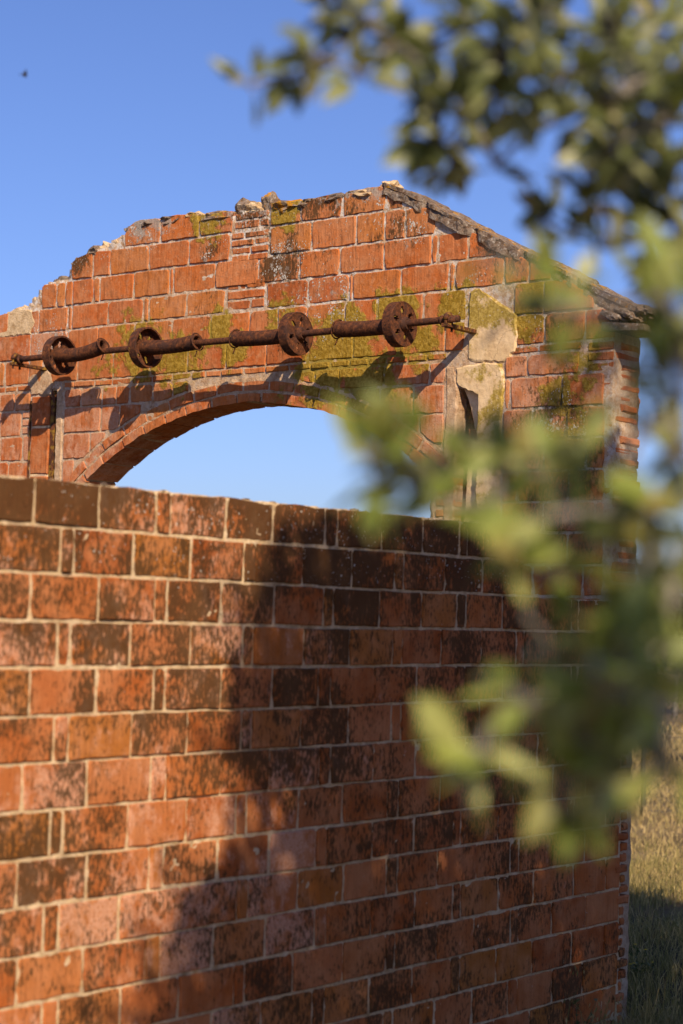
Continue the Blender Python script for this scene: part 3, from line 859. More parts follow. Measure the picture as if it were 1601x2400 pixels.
def lathe(name, c, prof, parent, color, seg=48):
    """prof: closed list of (v offset, radius) round the shaft axis"""
    V, F = [], []
    m = len(prof)
    for i in range(seg):
        t = 2*math.pi*i/seg
        for (dv, r) in prof: V.append(c+Vector((r*math.cos(t), dv, r*math.sin(t))))
    for i in range(seg):
        for k in range(m):
            j = (k+1) % m; ii = (i+1) % seg
            F.append((i*m+k, ii*m+k, ii*m+j, i*m+j))
    return build(name, V, F, M['rust'], parent, color=color)
def pulley(v, side, lichen, spin):
    """pierced disc at v; the rim and the spring lie on its 'side' (+1 away to the left, -1 to the right)"""
    c = Vector((SX, v, SZ))
    radii = [.016, .034, .0405, .047, .0535, .060, .0665, .073, .0905]
    seg, th = 72, .0045
    keep = {}
    for i in range(len(radii)-1):
        for k in range(seg):
            r = (radii[i]+radii[i+1])/2; t = 2*math.pi*(k+.5)/seg
            h = False
            for q in range(6):
                tq = spin+q*math.pi/3
                dt = (t-tq+math.pi) % (2*math.pi)-math.pi
                if ((r-.0572)/.0185)**2+((dt*r)/.0105)**2 < 1: h = True
            if not h: keep[(i, k)] = 1
    V, F, idx = [], [], {}
    def vt(i, k, s):
        k %= seg
        if (i, k, s) not in idx:
            t = 2*math.pi*k/seg
            idx[(i, k, s)] = len(V)
            V.append(c+Vector((radii[i]*math.cos(t), th*s, radii[i]*math.sin(t))))
        return idx[(i, k, s)]
    for (i, k) in keep:
        for s in (-1, 1): F.append((vt(i, k, s), vt(i+1, k, s), vt(i+1, k+1, s), vt(i, k+1, s)))
        for (di, dk, p, q) in ((-1, 0, (0, 0), (0, 1)), (1, 0, (1, 0), (1, 1)), (0, -1, (0, 0), (1, 0)), (0, 1, (0, 1), (1, 1))):
            if (i+di, (k+dk) % seg) not in keep:
                A = (i+p[0], k+p[1]); B = (i+q[0], k+q[1])
                F.append((vt(*A, -1), vt(*B, -1), vt(*B, 1), vt(*A, 1)))
    d = build('pulley', V, F, M['rust'], ls, color=(0, lichen, 0, 0))
    w = .040*side
    e = -.006*side
    lathe('rim', c, [(e, .0875), (e, .0920), (e*.4, .0935), (w, .0935), (w, .0855), (e*-1.0, .0855)], d, (0, lichen+.15, 0, 0))
    lathe('hub', c, [(-.026*side, .0146), (-.026*side, .024), (-.010*side, .030), (.012*side, .030), (.012*side, .0146)], d, (0, lichen, 0, 0), 24)
    return d
def spring(v0, v1, lift, sag):
    """close-wound coil from the pulley at v0 to its loose end at v1"""
    n = 120
    path, rad = [], []
    for i in range(n+1):
        f = i/n
        z = SZ + lift*f*f*f - sag*math.sin(math.pi*f)
        path.append(Vector((SX-.004*math.sin(math.pi*f), v0+(v1-v0)*f, z)))
        rad.append(.0345+.0016*math.sin(math.pi*2*f*abs(v1-v0)/.0075) - .003*math.sin(math.pi*f))
    V, F = tube_path(path, rad, 20, False)
    b = len(V)
    V2, F2 = tube_path(path[::12], [.026]*len(path[::12]), 20, False)
    V += V2; F += [tuple(b+x for x in f) for f in F2]
    m2 = len(path[::12])
    for k in range(20):
        j = (k+1) % 20
        F.append((k, b+k, b+j, j))
        F.append((n*20+k, n*20+j, b+(m2-1)*20+j, b+(m2-1)*20+k))
    s = build('spring', V, F, M['rust'], ls, smooth=True, color=(0, .25, 0, 0))
    ax = path[-1]-path[-2]
    end = path[-1]
    ring('end_ring', end, ax+Vector((0, 0, .15*ax.length)), .040, .0032, s, (0, .2, 0, 0))
    V, F = tube_path([end+Vector((0, 0, -.038)), end+Vector((-.004, 0, -.05)), end+Vector((-.006, .004, -.062)), end+Vector((-.002, .010, -.066))], [.003]*4, 6)
    build('hook', V, F, M['rust'], s, smooth=True)
pulley(2.985, -1, .55, .3); spring(2.975, 2.675, .028, .006)
pulley(2.420, -1, .5, .9); spring(2.410, 2.085, .006, .006)
pulley(1.500, 1, .45, .35); spring(1.510, 1.860, .004, .006)
pulley(0.950, 1, .22, .75); spring(0.960, 1.290, .004, .006)
for v in (3.27, .725):
    def bar(x0, x1, v0, v1, z0, z1, name='bracket', parent=ls):
        V = [(x, y, z) for z in (z0, z1) for y in (v0, v1) for x in (x0, x1)]
        return build(name, V, [(0, 2, 3, 1), (4, 5, 7, 6), (0, 1, 5, 4), (2, 6, 7, 3), (0, 4, 6, 2), (1, 3, 7, 5)], M['rust'], parent)
    b = bar(SX-.028, UX+.03, v-.016, v+.016, SZ-.030, SZ-.0155)
    V, F = tube_path([Vector((SX+.022*math.cos(t), v, SZ+.022*math.sin(t))) for t in [math.pi*i/8 for i in range(9)]], [.011]*9, 8)
    build('clamp', V, F, M['rust'], b, smooth=True)
    for dx in (-.02, .024):
        V, F = tube_path([Vector((SX+dx, v, SZ-.046)), Vector((SX+dx, v, SZ+.008))], [.0055]*2, 6)
        build('bolt', V, F, M['rust'], b)
    ring('collar', Vector((SX, v+(-.03 if v > 2 else .03), SZ)), Vector((0, 1, 0)), .016, .006, ls, (0, .1, 0, 0), 20, 8)

# ------------------------------------------------------------------ foliage materials
def mat_leaf(name, stops, trans, rough=0.5, spec=0.35):
    t = NT(name)
    i = t.n('ShaderNodeObjectInfo').outputs['Random']
    g = t.noise(9.0, 2, 0.5)
    v = t.n('ShaderNodeNewGeometry').outputs['Random Per Island']
    r = t.math('FRACT', t.math('ADD', i, v))
    col = t.grad(r, stops)
    col = t.mix(t.mul(t.ramp(t.noise(60, 3, 0.6), 0.4, 0.7), 0.35), col, t.mix(0.5, col, (0.16, 0.15, 0.06)))
    b = t.n('ShaderNodeBsdfPrincipled')
    t.l(col, b.inputs['Base Color'])
    b.inputs['Roughness'].default_value = rough
    b.inputs['Specular IOR Level'].default_value = spec
    tr = t.n('ShaderNodeBsdfTranslucent')
    t.l(t.mix(0.5, col, (0.20, 0.24, 0.03)), tr.inputs['Color'])
    m = t.n('ShaderNodeMixShader'); m.inputs[0].default_value = trans
    t.l(b.outputs[0], m.inputs[1]); t.l(tr.outputs[0], m.inputs[2])
    t.l(m.outputs[0], t.out.inputs['Surface'])
    return t.m
M['leaf'] = mat_leaf('oak_leaf', [(0.0, (0.11, 0.14, 0.026)), (0.25, (0.20, 0.26, 0.05)), (0.5, (0.30, 0.34, 0.075)), (0.72, (0.42, 0.43, 0.16)), (0.88, (0.19, 0.235, 0.05)), (1.0, (0.34, 0.26, 0.09))], 0.36, 0.42, 0.4)
M['leaf_grey'] = mat_leaf('oak_leaf_grey', [(0.0, (0.09, 0.11, 0.035)), (0.3, (0.15, 0.18, 0.06)), (0.55, (0.22, 0.25, 0.10)), (0.75, (0.34, 0.35, 0.20)), (0.9, (0.17, 0.20, 0.07)), (1.0, (0.30, 0.25, 0.11))], 0.30, 0.40, 0.45)
M['tree_leaf'] = mat_leaf('tree_leaf', [(0.0, (0.035, 0.05, 0.014)), (0.5, (0.06, 0.075, 0.02)), (1.0, (0.10, 0.10, 0.035))], 0.2)
M['grass'] = mat_leaf('grass_blade', [(0.0, (0.13, 0.13, 0.035)), (0.3, (0.24, 0.20, 0.075)), (0.6, (0.38, 0.29, 0.12)), (0.85, (0.46, 0.36, 0.16)), (1.0, (0.12, 0.13, 0.035))], 0.2, 0.7, 0.15)
M['straw'] = mat_leaf('straw_blade', [(0.0, (0.42, 0.31, 0.14)), (0.5, (0.52, 0.38, 0.18)), (1.0, (0.34, 0.28, 0.11))], 0.2, 0.7, 0.15)
def mat_bark():
    t = NT('grey_bark')
    a = t.noise(1.0, 5, 0.7, vec=t.scale(t.pos, (40, 40, 9)))
    col = t.mix(t.ramp(a, 0.35, 0.65), (0.12, 0.10, 0.08), (0.30, 0.28, 0.25))
    return t.finish(col, 0.95, a, 0.02, 0.1)
M['bark'] = mat_bark()

def rand_unit(r):
    while True:
        v = Vector((r.uniform(-1, 1), r.uniform(-1, 1), r.uniform(-1, 1)))
        if .05 < v.length < 1: return v.normalized()

# ------------------------------------------------------------------ the holm oak beside the camera
CLUSTERS = [(-1.909, -2.364, 2.179, 0.0197, 5, 0.4, 0), (-1.837, -2.348, 2.185, 0.0204, 6, 0.4, 0), (-1.851, -2.39, 2.152, 0.0155, 4, 0.5, 0), (-1.903, -2.237, 2.117, 0.0128, 2, 0.1, 0), (-1.87, -2.272, 2.13, 0.0164, 3, 0.1, 0), (-1.951, -2.364, 2.116, 0.0111, 3, 0.1, 0), (-1.931, -2.405, 2.095, 0.0153, 3, 0.1, 0), (-1.749, -2.358, 2.179, 0.0234, 5, 0.7, 0), (-1.834, -2.442, 2.085, 0.0307, 10, 0.8, 0), (-1.839, -2.441, 2.048, 0.0262, 8, 0.8, 0), (-1.697, -2.359, 2.067, 0.019, 5, 0.4, 0), (-1.801, -2.405, 2.022, 0.0063, 1, 0, 0), (-1.725, -2.391, 2.203, 0.0374, 10, 0.6, 0), (-1.761, -2.467, 2.148, 0.0404, 12, 0.6, 0), (-1.715, -2.473, 2.197, 0.0411, 12, 0.5, 0), (-1.779, -2.555, 2.112, 0.039, 12, 0.5, 0), (-1.667, -2.534, 2.183, 0.0457, 14, 0.5, 0), (-1.595, -2.548, 2.21, 0.0468, 14, 0.4, 0), (-1.668, -2.568, 2.123, 0.0451, 14, 0.4, 0), (-1.602, -2.578, 2.148, 0.037, 10, 0.4, 0), (-1.661, -2.523, 2.104, 0.0276, 6, 0.6, 0), (-1.81, -2.541, 2.076, 0.0258, 6, 0.7, 0), (-1.714, -2.426, 2.121, 0.0278, 6, 0.7, 0), (-1.736, -2.448, 2.038, 0.0137, 2, 0.6, 0), (-1.685, -2.618, 2.076, 0.0264, 7, 0.2, 0), (-1.767, -2.605, 2.032, 0.0299, 9, 0.7, 0), (-1.592, -2.539, 2.051, 0.0421, 12, 0.8, 0), (-1.693, -2.543, 2.012, 0.027, 8, 0.9, 0), (-1.599, -2.579, 2.018, 0.037, 10, 0.9, 0), (-1.65, -2.454, 1.998, 0.0225, 5, 0.9, 0), (-1.659, -2.498, 1.975, 0.0138, 2, 0.8, 0), (-1.577, -2.531, 1.989, 0.0282, 6, 0.9, 0), (-1.698, -2.558, 1.944, 0.02, 3, 0.9, 0), (-1.586, -2.558, 1.937, 0.0168, 2, 0.9, 0), (-1.642, -2.613, 1.959, 0.0179, 4, 0.9, 0), (-2.143, -2.695, 1.848, 0.0089, 1, 0, 1), (-2.11, -2.749, 1.827, 0.0172, 2, 0, 1), (-2.211, -2.822, 1.783, 0.0173, 2, 0, 1), (-2.238, -2.779, 1.794, 0.0063, 1, 0.8, 1), (-2.15, -2.871, 1.797, 0.0191, 1, 0.1, 1), (-2.046, -2.804, 1.784, 0.0208, 1, 0.2, 1), (-2.133, -2.829, 1.75, 0.0164, 1, 0, 1), (-2.087, -2.838, 1.742, 0.0233, 2, 0.7, 1), (-2.159, -2.83, 1.715, 0.0258, 2, 0.9, 1), (-2.115, -2.831, 1.706, 0.023, 2, 1, 1), (-2.267, -2.667, 1.689, 0.009, 1, 0.3, 1), (-2.26, -2.683, 1.678, 0.0148, 3, 0.4, 1), (-2.214, -2.681, 1.69, 0.0182, 3, 0, 1), (-2.224, -2.664, 1.656, 0.015, 3, 0.1, 1), (-2.16, -2.663, 1.667, 0.0224, 4, 0, 1), (-2.185, -2.686, 1.64, 0.0151, 3, 0.9, 1), (-2.136, -2.689, 1.672, 0.0224, 4, 0, 1), (-2.13, -2.717, 1.681, 0.0188, 4, 0.3, 1), (-2.089, -2.732, 1.668, 0.026, 5, 0, 1), (-2.156, -2.727, 1.646, 0.0184, 4, 0, 1), (-2.204, -2.8, 1.632, 0.0174, 3, 0, 1), (-2.11, -2.734, 1.611, 0.0205, 2, 0, 1), (-2.081, -2.742, 1.591, 0.019, 2, 0, 1), (-2.09, -2.743, 1.57, 0.0154, 1, 0, 1), (-2.151, -2.754, 1.558, 0.0119, 1, 0.1, 1), (-2.097, -2.795, 1.676, 0.0152, 1, 0.8, 1), (-2.162, -2.841, 1.638, 0.0128, 2, 0.1, 1), (-2.087, -2.772, 1.619, 0.0171, 2, 0.3, 1), (-2.1, -2.824, 1.621, 0.0119, 2, 1, 1), (-2.148, -2.831, 1.548, 0.0154, 3, 0, 1), (-2.189, -2.837, 1.53, 0.0175, 3, 0.9, 1), (-2.051, -2.807, 1.566, 0.0205, 3, 0.3, 1), (-2.017, -2.813, 1.542, 0.0208, 3, 0.1, 1), (-2.179, -2.842, 1.511, 0.0173, 3, 0.1, 1), (-2.105, -2.749, 1.53, 0.0088, 1, 0.1, 1), (-2.176, -2.76, 1.504, 0.0179, 2, 0, 1), (-2.203, -2.792, 1.496, 0.0174, 2, 0.1, 1), (-2.196, -2.762, 1.479, 0.0145, 1, 0.3, 1), (-2.104, -2.754, 1.489, 0.0169, 2, 0.2, 1), (-2.065, -2.778, 1.48, 0.0089, 1, 0, 1), (-2.156, -2.88, 1.496, 0.0113, 2, 0.2, 1), (-2.174, -2.704, 1.458, 0.0119, 2, 0.6, 1), (-2.237, -2.773, 1.459, 0.0113, 2, 0.6, 1), (-2.13, -2.732, 1.442, 0.0122, 1, 0.5, 1), (-2.202, -2.74, 1.416, 0.0084, 1, 0.3, 1), (-2.086, -2.741, 1.401, 0.0075, 1, 0.3, 1), (-2.087, -2.717, 1.432, 0.0125, 1, 0.6, 1), (-2.13, -2.79, 1.459, 0.0362, 12, 1, 1), (-2.037, -2.775, 1.437, 0.0312, 9, 1, 1), (-2.159, -2.8, 1.429, 0.0225, 6, 1, 1), (-2.15, -2.877, 1.45, 0.0282, 8, 1, 1), (-2.105, -2.791, 1.415, 0.02, 4, 0.9, 1), (-2.121, -2.831, 1.503, 0.0292, 6, 0.9, 1), (-2.08, -2.837, 1.592, 0.02, 4, 0.7, 1), (-2.144, -2.88, 1.645, 0.0158, 3, 0.8, 1), (-2.121, -2.828, 1.679, 0.0164, 1, 0.2, 1), (-2.118, -2.856, 1.675, 0.0162, 1, 0.6, 1), (-2.153, -2.868, 1.637, 0.0174, 4, 0.3, 1), (-2.037, -2.826, 1.614, 0.0171, 3, 0.5, 1), (-2.177, -2.868, 1.589, 0.0171, 4, 0.2, 1), (-2.091, -2.847, 1.569, 0.0197, 4, 0.2, 1), (-2.046, -2.798, 1.521, 0.0189, 3, 0.4, 1), (-2.144, -2.883, 1.506, 0.0173, 3, 0.4, 1), (-2.084, -2.834, 1.47, 0.0199, 4, 0.9, 1), (-2.087, -2.814, 1.475, 0.02, 4, 0.9, 1), (-2.166, -2.89, 1.771, 0.0156, 1, 0.2, 1), (-2.116, -2.864, 1.75, 0.0179, 1, 0.4, 1), (-2.084, -2.818, 1.733, 0.0185, 1, 0.6, 1), (-2.103, -2.858, 1.713, 0.0164, 1, 0.5, 1), (-2.097, -2.834, 1.822, 0.0183, 3, 0.2, 1), (-2.106, -2.854, 1.792, 0.0197, 3, 0.3, 1), (-2.08, -2.811, 1.778, 0.0153, 2, 0.1, 1), (-2.101, -2.845, 1.76, 0.0198, 3, 0.6, 1), (-2.134, -2.823, 1.728, 0.0196, 3, 0.9, 1), (-2.069, -2.818, 1.718, 0.0203, 3, 0.9, 1), (-1.983, -2.792, 1.699, 0.0179, 3, 0.6, 1), (-2.064, -2.73, 1.825, 0.0177, 2, 0, 1), (-2.012, -2.808, 1.852, 0.0176, 3, 0.6, 1)]
ROOTS = [(-1.591, -2.678, 2.148), (-1.548, -2.648, 2.032), (-1.994, -2.88, 1.768), (-1.991, -2.873, 1.647), (-1.923, -2.851, 1.509), (-1.972, -2.876, 1.424)]
STEM = [(-1.754, -2.457, 2.036), (-1.739, -2.48, 2.063), (-1.712, -2.516, 2.086), (-1.68, -2.559, 2.115), (-1.636, -2.619, 2.142)]

lr = random.Random(5)
TRUNK = Vector((-0.15, -4.25, 0.0))
oak = empty('holm_oak', TRUNK)
tag(oak, 'holm oak whose leafy branches hang blurred across the right of the picture', 'tree')
def merge(parts):
    V, F = [], []
    for v, f in parts:
        b = len(V); V += v; F += [tuple(b+i for i in q) for q in f]
    return V, F
def limb(pts, r0, r1, seg=7, wob=.02, sub=5):
    P = [Vector(p) for p in pts]
    path = []
    for a, b in zip(P, P[1:]):
        for i in range(sub): path.append(a.lerp(b, i/sub))
    path.append(P[-1])
    L = (P[-1]-P[0]).length
    n = len(path)
    path = [p + Vector((noise.noise(p*3.1+Vector((9, 0, 0))), noise.noise(p*3.1+Vector((0, 9, 0))), noise.noise(p*3.1)))*wob*min(1, i/3, (n-1-i)/3) for i, p in enumerate(path)]
    return tube_path(path, [r0+(r1-r0)*i/(n-1) for i in range(n)], seg)
fork = TRUNK+Vector((.05, .10, 1.55))
hub1 = TRUNK+Vector((-.55, .75, 2.15))
hub2 = TRUNK+Vector((-.35, .95, 1.45))
parts = [limb([TRUNK+Vector((0, 0, -.1)), TRUNK+Vector((.03, .02, .7)), fork], .17, .13, 14, .03),
         limb([fork, TRUNK+Vector((0, 0, 2.6)), TRUNK+Vector((.1, -.1, 3.7)), TRUNK+Vector((0, 0, 5.2))], .12, .03, 10, .08),
         limb([fork, hub1], .06, .03, 9, .04), limb([fork-Vector((0, 0, .5)), hub2], .05, .025, 9, .04)]
for i in range(11):
    a = TRUNK+Vector((0, 0, 2.5+.25*i))
    t = i*2.4
    e = a+Vector((2.0*math.cos(t), 1.1*math.sin(t), .5+.5*lr.random()))
    parts.append(limb([a, a.lerp(e, .5)+Vector((0, 0, .15)), e], .045, .008, 7, .1))
V, F = merge(parts)
build('trunk', V, F, M['bark'], oak, smooth=True, origin=TRUNK)
# branches that reach into view
nodes = [(Vector(r), i, .007) for i, r in enumerate(ROOTS)]
for i, r in enumerate(ROOTS):
    h = hub1 if i < 2 else hub2
    mid = h.lerp(Vector(r), .55)+Vector((0, 0, .12))
    V, F = limb([h, mid, r], .022, .007, 8, .04)
    build('branch', V, F, M['bark'], oak, smooth=True)
V, F = limb(STEM, .0035, .0062, 8, .01)
build('branch', V, F, M['bark'], oak, smooth=True)
for s in STEM: nodes.append((Vector(s), 0, .004))
order = sorted(range(len(CLUSTERS)), key=lambda i: -(Vector(CLUSTERS[i][:3])-CAM).dot(RT)/((Vector(CLUSTERS[i][:3])-CAM).dot(FW)))
leafspots, occl = [], []
twigs = []
for i in order:
    x, y, z, r, n, sh, near = CLUSTERS[i]
    c = Vector((x, y, z))
    best = min(nodes, key=lambda q: (q[0]-c).length + (5 if (q[1] >= 2) != bool(near) and q[1] < 10 else 0))
    grp = best[1]
    d = (c-best[0]).length
    mid = best[0].lerp(c, .5)+rand_unit(lr)*d*.08+Vector((0, 0, .02*d))
    twigs.append(limb([best[0], mid, c], min(.0055, best[2]*1.3), .0024, 6, .006, 4))
    nodes.append((c, grp, .0028))
    base = (c-best[0]).normalized() if d > .01 else Vector((-1, 0, 0))
    for k in range(int(round(n*(2.6 if not near else (1.1 if sh > .6 else 2.3)))) if n > 1 else 1):
        o = rand_unit(lr)*r*(lr.random()**.5)
        p = c+o
        twigs.append(limb([c.lerp(p, .1), p], .0016, .0009, 4, .003, 2))
        L = (lr.uniform(.034, .050) if near else lr.uniform(.036, .052))*(.62 if n == 1 else 1.0)
        dirn = (o.normalized()*.7 + base*.5 + rand_unit(lr)*.7 + Vector((0, 0, .12))).normalized()
        nrm = (rand_unit(lr)*.9 + Vector((0, 0, .4)) + TO_SUN*1.3).normalized()
        leafspots.append((p, dirn, nrm, L, near))
    if sh > 0:
        m = int(n*sh*((1.2 if sh > .85 else .4) if near else .8)) if sh > .55 else 0
        for k in range(m):
            s = lr.uniform(.45, 1.0) if near else lr.uniform(.7, 1.6)
            occl.append((c+rand_unit(lr)*r*1.25*(lr.random()**.4)+TO_SUN*s+rand_unit(lr)*.02, lr.uniform(.05, .07)))
V, F = merge(twigs)
build('twigs', V, F, M['bark'], oak, smooth=True, origin=TRUNK)['kind'] = 'stuff'
def leaf_geo(L, w, curl, fold, lob):
    V, F = [], []
    ts = [0, .12, .3, .5, .7, .87, 1.0]
    for i, t in enumerate(ts):
        hw = w*(math.sin(math.pi*min(1, t*.96+.04)**.85))*(1+lob*(-1)**i*.12)
        if i == 0: hw = w*.12
        if i == len(ts)-1: hw = w*.03
        zc = curl*math.sin(t*math.pi*.9)
        V += [(t*L, -hw, zc+fold*hw), (t*L, 0, zc), (t*L, hw, zc+fold*hw)]
    for i in range(len(ts)-1):
        a = 3*i
        F += [(a, a+1, a+4, a+3), (a+1, a+2, a+5, a+4)]
    return V, F
leaf_meshes = []
for i in range(14):
    V, F = leaf_geo(1.0, lr.uniform(.18, .27), lr.uniform(-.10, .08), lr.uniform(.1, .5), lr.uniform(0, 1))
    me = bpy.data.meshes.new('leaf')
    me.from_pydata(V, [], F)
    for q in me.polygons: q.use_smooth = True
    me.materials.append(M['leaf'] if i < 7 else M['leaf_grey'])
    leaf_meshes.append(me)
def leaf_matrix(p, d, nrm, L):
    x = d.normalized()
    z = (nrm-x*nrm.dot(x)).normalized()
    y = z.cross(x)
    return Matrix(((x.x*L, y.x*L, z.x*L, p.x), (x.y*L, y.y*L, z.y*L, p.y), (x.z*L, y.z*L, z.z*L, p.z), (0, 0, 0, 1)))
leafspots.sort(key=lambda q: -(q[3]/(q[0]-CAM).dot(FW)))
rest = {0: ([], []), 1: ([], [])}
for i, (p, d, nrm, L, near) in enumerate(leafspots):
    mw = leaf_matrix(p, d, nrm, L)
    if i < 300:
        o = bpy.data.objects.new('leaf', leaf_meshes[i % 7 + (0 if near else 7)])
        link(o, oak)
        o.matrix_basis = Matrix.Translation(-TRUNK) @ mw
    else:
        me = leaf_meshes[i % 7]
        rest_v, rest_f = rest[1 if near else 0]
        b = len(rest_v)
        rest_v += [mw @ v.co for v in me.vertices]
        rest_f += [tuple(b+k for k in q.vertices) for q in me.polygons]
for k in (0, 1):
    if rest[k][0]: tag(build('foliage', rest[k][0], rest[k][1], M['leaf' if k else 'leaf_grey'], oak, smooth=True, recalc=False, origin=TRUNK), kind='stuff')
# the crown overhead and behind, out of the picture, whose shade lies on the wall
cv, cf = [], []
def small_leaf(p, L, r=lr, V=cv, F=cf):
    d = rand_unit(r); s = d.cross(rand_unit(r)).normalized()
    u = d.cross(s)*L*.12
    b = len(V)
    V += [p-d*L*.5, p+s*L*.27+u, p+d*L*.5, p-s*L*.27+u]
    F += [(b, b+1, b+2), (b, b+2, b+3)]
edge = lerp_tab([(-1.0, .6), (.36, .5), (.40, .12), (.50, .17), (.52, .28), (.60, .33), (.66, .34), (.68, .42), (.78, .44), (.80, .52), (.86, .62), (.92, .68), (1.15, .67), (1.40, .64), (1.50, .70), (1.62, .78), (1.76, .80), (2.2, 1.0), (3.5, 2.3)])
topl = lerp_tab([(.5, 1.80), (1.2, 1.86), (2.2, 1.92), (2.45, 2.1), (2.7, 2.45), (3.1, 2.3), (4.2, 2.0), (4.9, 1.5), (5.3, 1.0)])
def crown_pos(u, z, f):
    half = 1.25*math.sqrt(max(.1, 1-((u-2.8)/2.7)**2))
    return Vector((u, 0, z))+TO_SUN*(6.2+f*half)
ncl = 0
while ncl < 950:
    u, z = lr.uniform(.0, 5.3), lr.uniform(-.9, 2.5)
    if z > topl(u)-.05 or u < edge(z)+.07: continue
    c = crown_pos(u, z, lr.uniform(-1, 1))
    ncl += 1
    for k in range(85):
        o = rand_unit(lr)*.20*lr.random()**.5
        p = c+o
        s = p.y/-TO_SUN.y*-1
        t = -p.y/TO_SUN.y
        q = p+TO_SUN*t
        if q.x < edge(q.z)+.05*noise.noise(Vector((q.z*4.5, 2, 1)))+.025*noise.noise(Vector((q.z*14, t, 1))) or q.z > topl(q.x)+.04*noise.noise(Vector((q.x*9, t, 1))): continue
        small_leaf(p, lr.uniform(.055, .085))
# unseen leaf skirts added below the crown to cut sky light on the wall
for i in range(420):
    u, z = lr.uniform(1.4, 5.6), lr.uniform(-2.7, -.8)
    c = crown_pos(u, z, lr.uniform(-1, 1))
    for k in range(45): small_leaf(c+rand_unit(lr)*.24*lr.random()**.5, lr.uniform(.07, .11))
# loose sprays at the rim of the crown
for i in range(12):
    z = lr.uniform(.5, 1.85)
    u = edge(z)-lr.uniform(-.02, .17)
    c = crown_pos(u, z, lr.uniform(-.5, .5))
    for k in range(lr.randint(3, 12)): small_leaf(c+rand_unit(lr)*.06*lr.random()**.5, lr.uniform(.04, .07))
# thinner sprays that dapple the right end of the gable
for (u, z, r, n) in [(2.62, 2.65, .16, 90), (2.72, 2.95, .14, 60), (2.55, 2.42, .12, 60), (2.80, 2.7, .12, 70), (2.50, 2.85, .06, 10), (2.42, 2.55, .08, 22), (2.75, 2.3, .15, 90), (2.5, 3.25, .05, 6), (2.95, 2.9, .12, 40)]:
    for k in range(n):
        small_leaf(crown_pos(u, z, lr.uniform(-.6, .6))+rand_unit(lr)*r*lr.random()**.5, lr.uniform(.045, .075))
for p, L in occl: small_leaf(p, L)  # extra unseen leaves sunward of the clusters, added to shade the branches in view
tag(build('crown', cv, cf, M['tree_leaf'], oak, recalc=False, origin=TRUNK), kind='stuff')

# ------------------------------------------------------------------ field behind: grass, fence, trees
gr = random.Random(8)
def blade(V, F, x, y, h, lean, w):
    t = gr.uniform(0, 2*math.pi); a = gr.uniform(0, 2*math.pi)
    z = ground_z(x, y)-.01
    s = Vector((math.cos(a), math.sin(a), 0))*w
    l = Vector((math.cos(t), math.sin(t), 0))*lean*h
    b = len(V)
    p = Vector((x, y, z))
    m = p+l*.35+Vector((0, 0, h*.6)); e = p+l+Vector((0, 0, h*(1-.3*lean)))
    V += [p-s, p+s, m+s*.7, m-s*.7, e]
    F += [(b, b+1, b+2, b+3), (b+3, b+2, b+4)]
def in_view(x, y, pad):
    d = Vector((x, y, 0))-CAM
    f = d.x*math.cos(YAW)+d.y*math.sin(YAW); r = d.x*math.sin(YAW)-d.y*math.cos(YAW)
    return f > 1 and .10*f-pad < r < .215*f+pad
V, F = [], []
k = 0
while k < 34000:
    x, y = gr.uniform(2.7, 8.2), gr.uniform(-2.2, 3.6)
    if not in_view(x, y, 1.1): continue
    if x < 3.25 and y > -.02: continue
    if noise.noise(Vector((x*1.1, y*1.1, 3)))+.35 < gr.random()*.5: continue
    k += 1
    blade(V, F, x, y, gr.uniform(.04, .14)*(1+.5*noise.noise(Vector((x*.8, y*.8, 1)))), gr.uniform(.1, .9), gr.uniform(.0012, .0028))
# taller seeded stalks
def stalk(x, y, h):
    blade(V, F, x, y, h, gr.uniform(.1, .45), .0013)
    z = ground_z(x, y)
    for j in range(gr.randint(4, 9)):
        p = V[-1] + Vector((gr.uniform(-.03, .03), gr.uniform(-.03, .03), gr.uniform(-.09, .02)))
        d = Vector((gr.uniform(-.4, .4), gr.uniform(-.4, .4), -1)).normalized()*gr.uniform(.015, .028)
        s = Vector((gr.uniform(-1, 1), gr.uniform(-1, 1), 0)).normalized()*.003
        b = len(V)
        V.extend([p, p+d*.5+s, p+d, p+d*.5-s]); F.append((b, b+1, b+2, b+3))
        V.append(V[b-1] if False else Vector(V[b]))
for i in range(260):
    x, y = gr.uniform(3.2, 7.0), gr.uniform(-1.2, 2.4)
    if in_view(x, y, .8): stalk(x, y, gr.uniform(.15, .30))
for i in range(60):
    stalk(gr.uniform(2.3, 3.15), gr.uniform(-.30, -.04), gr.uniform(.10, .36))
for i in range(2600):
    blade(V, F, gr.uniform(1.6, 3.2), -abs(gr.gauss(0, .14))-.01, gr.uniform(.04, .15), gr.uniform(.2, .9), .0018)
tag(build('grass', V, F, M['grass'], recalc=False, origin=(5, 0, 0)), 'long half dry grass growing thick beyond the wall corner', 'grass', kind='stuff')
V, F = [], []
k = 0
while k < 26000:
    x, y = gr.uniform(6.0, 24), gr.uniform(0, 13)
    if not in_view(x, y, 1.2): continue
    if gr.random() > 1.0/(1+((x-6)/9.0)**2): continue
    k += 1
    far = (x-6)/18
    blade(V, F, x, y, gr.uniform(.03, .09)+.08*(1 if x > 9.6 and gr.random() < .4 else 0), gr.uniform(.3, 1.0), gr.uniform(.002, .004)*(1+2*far))
tag(build('dry_grass', V, F, M['straw'], recalc=False, origin=(12, 5, 0)), 'straw coloured mown grass in the sun before the wire fence', 'grass', kind='stuff')
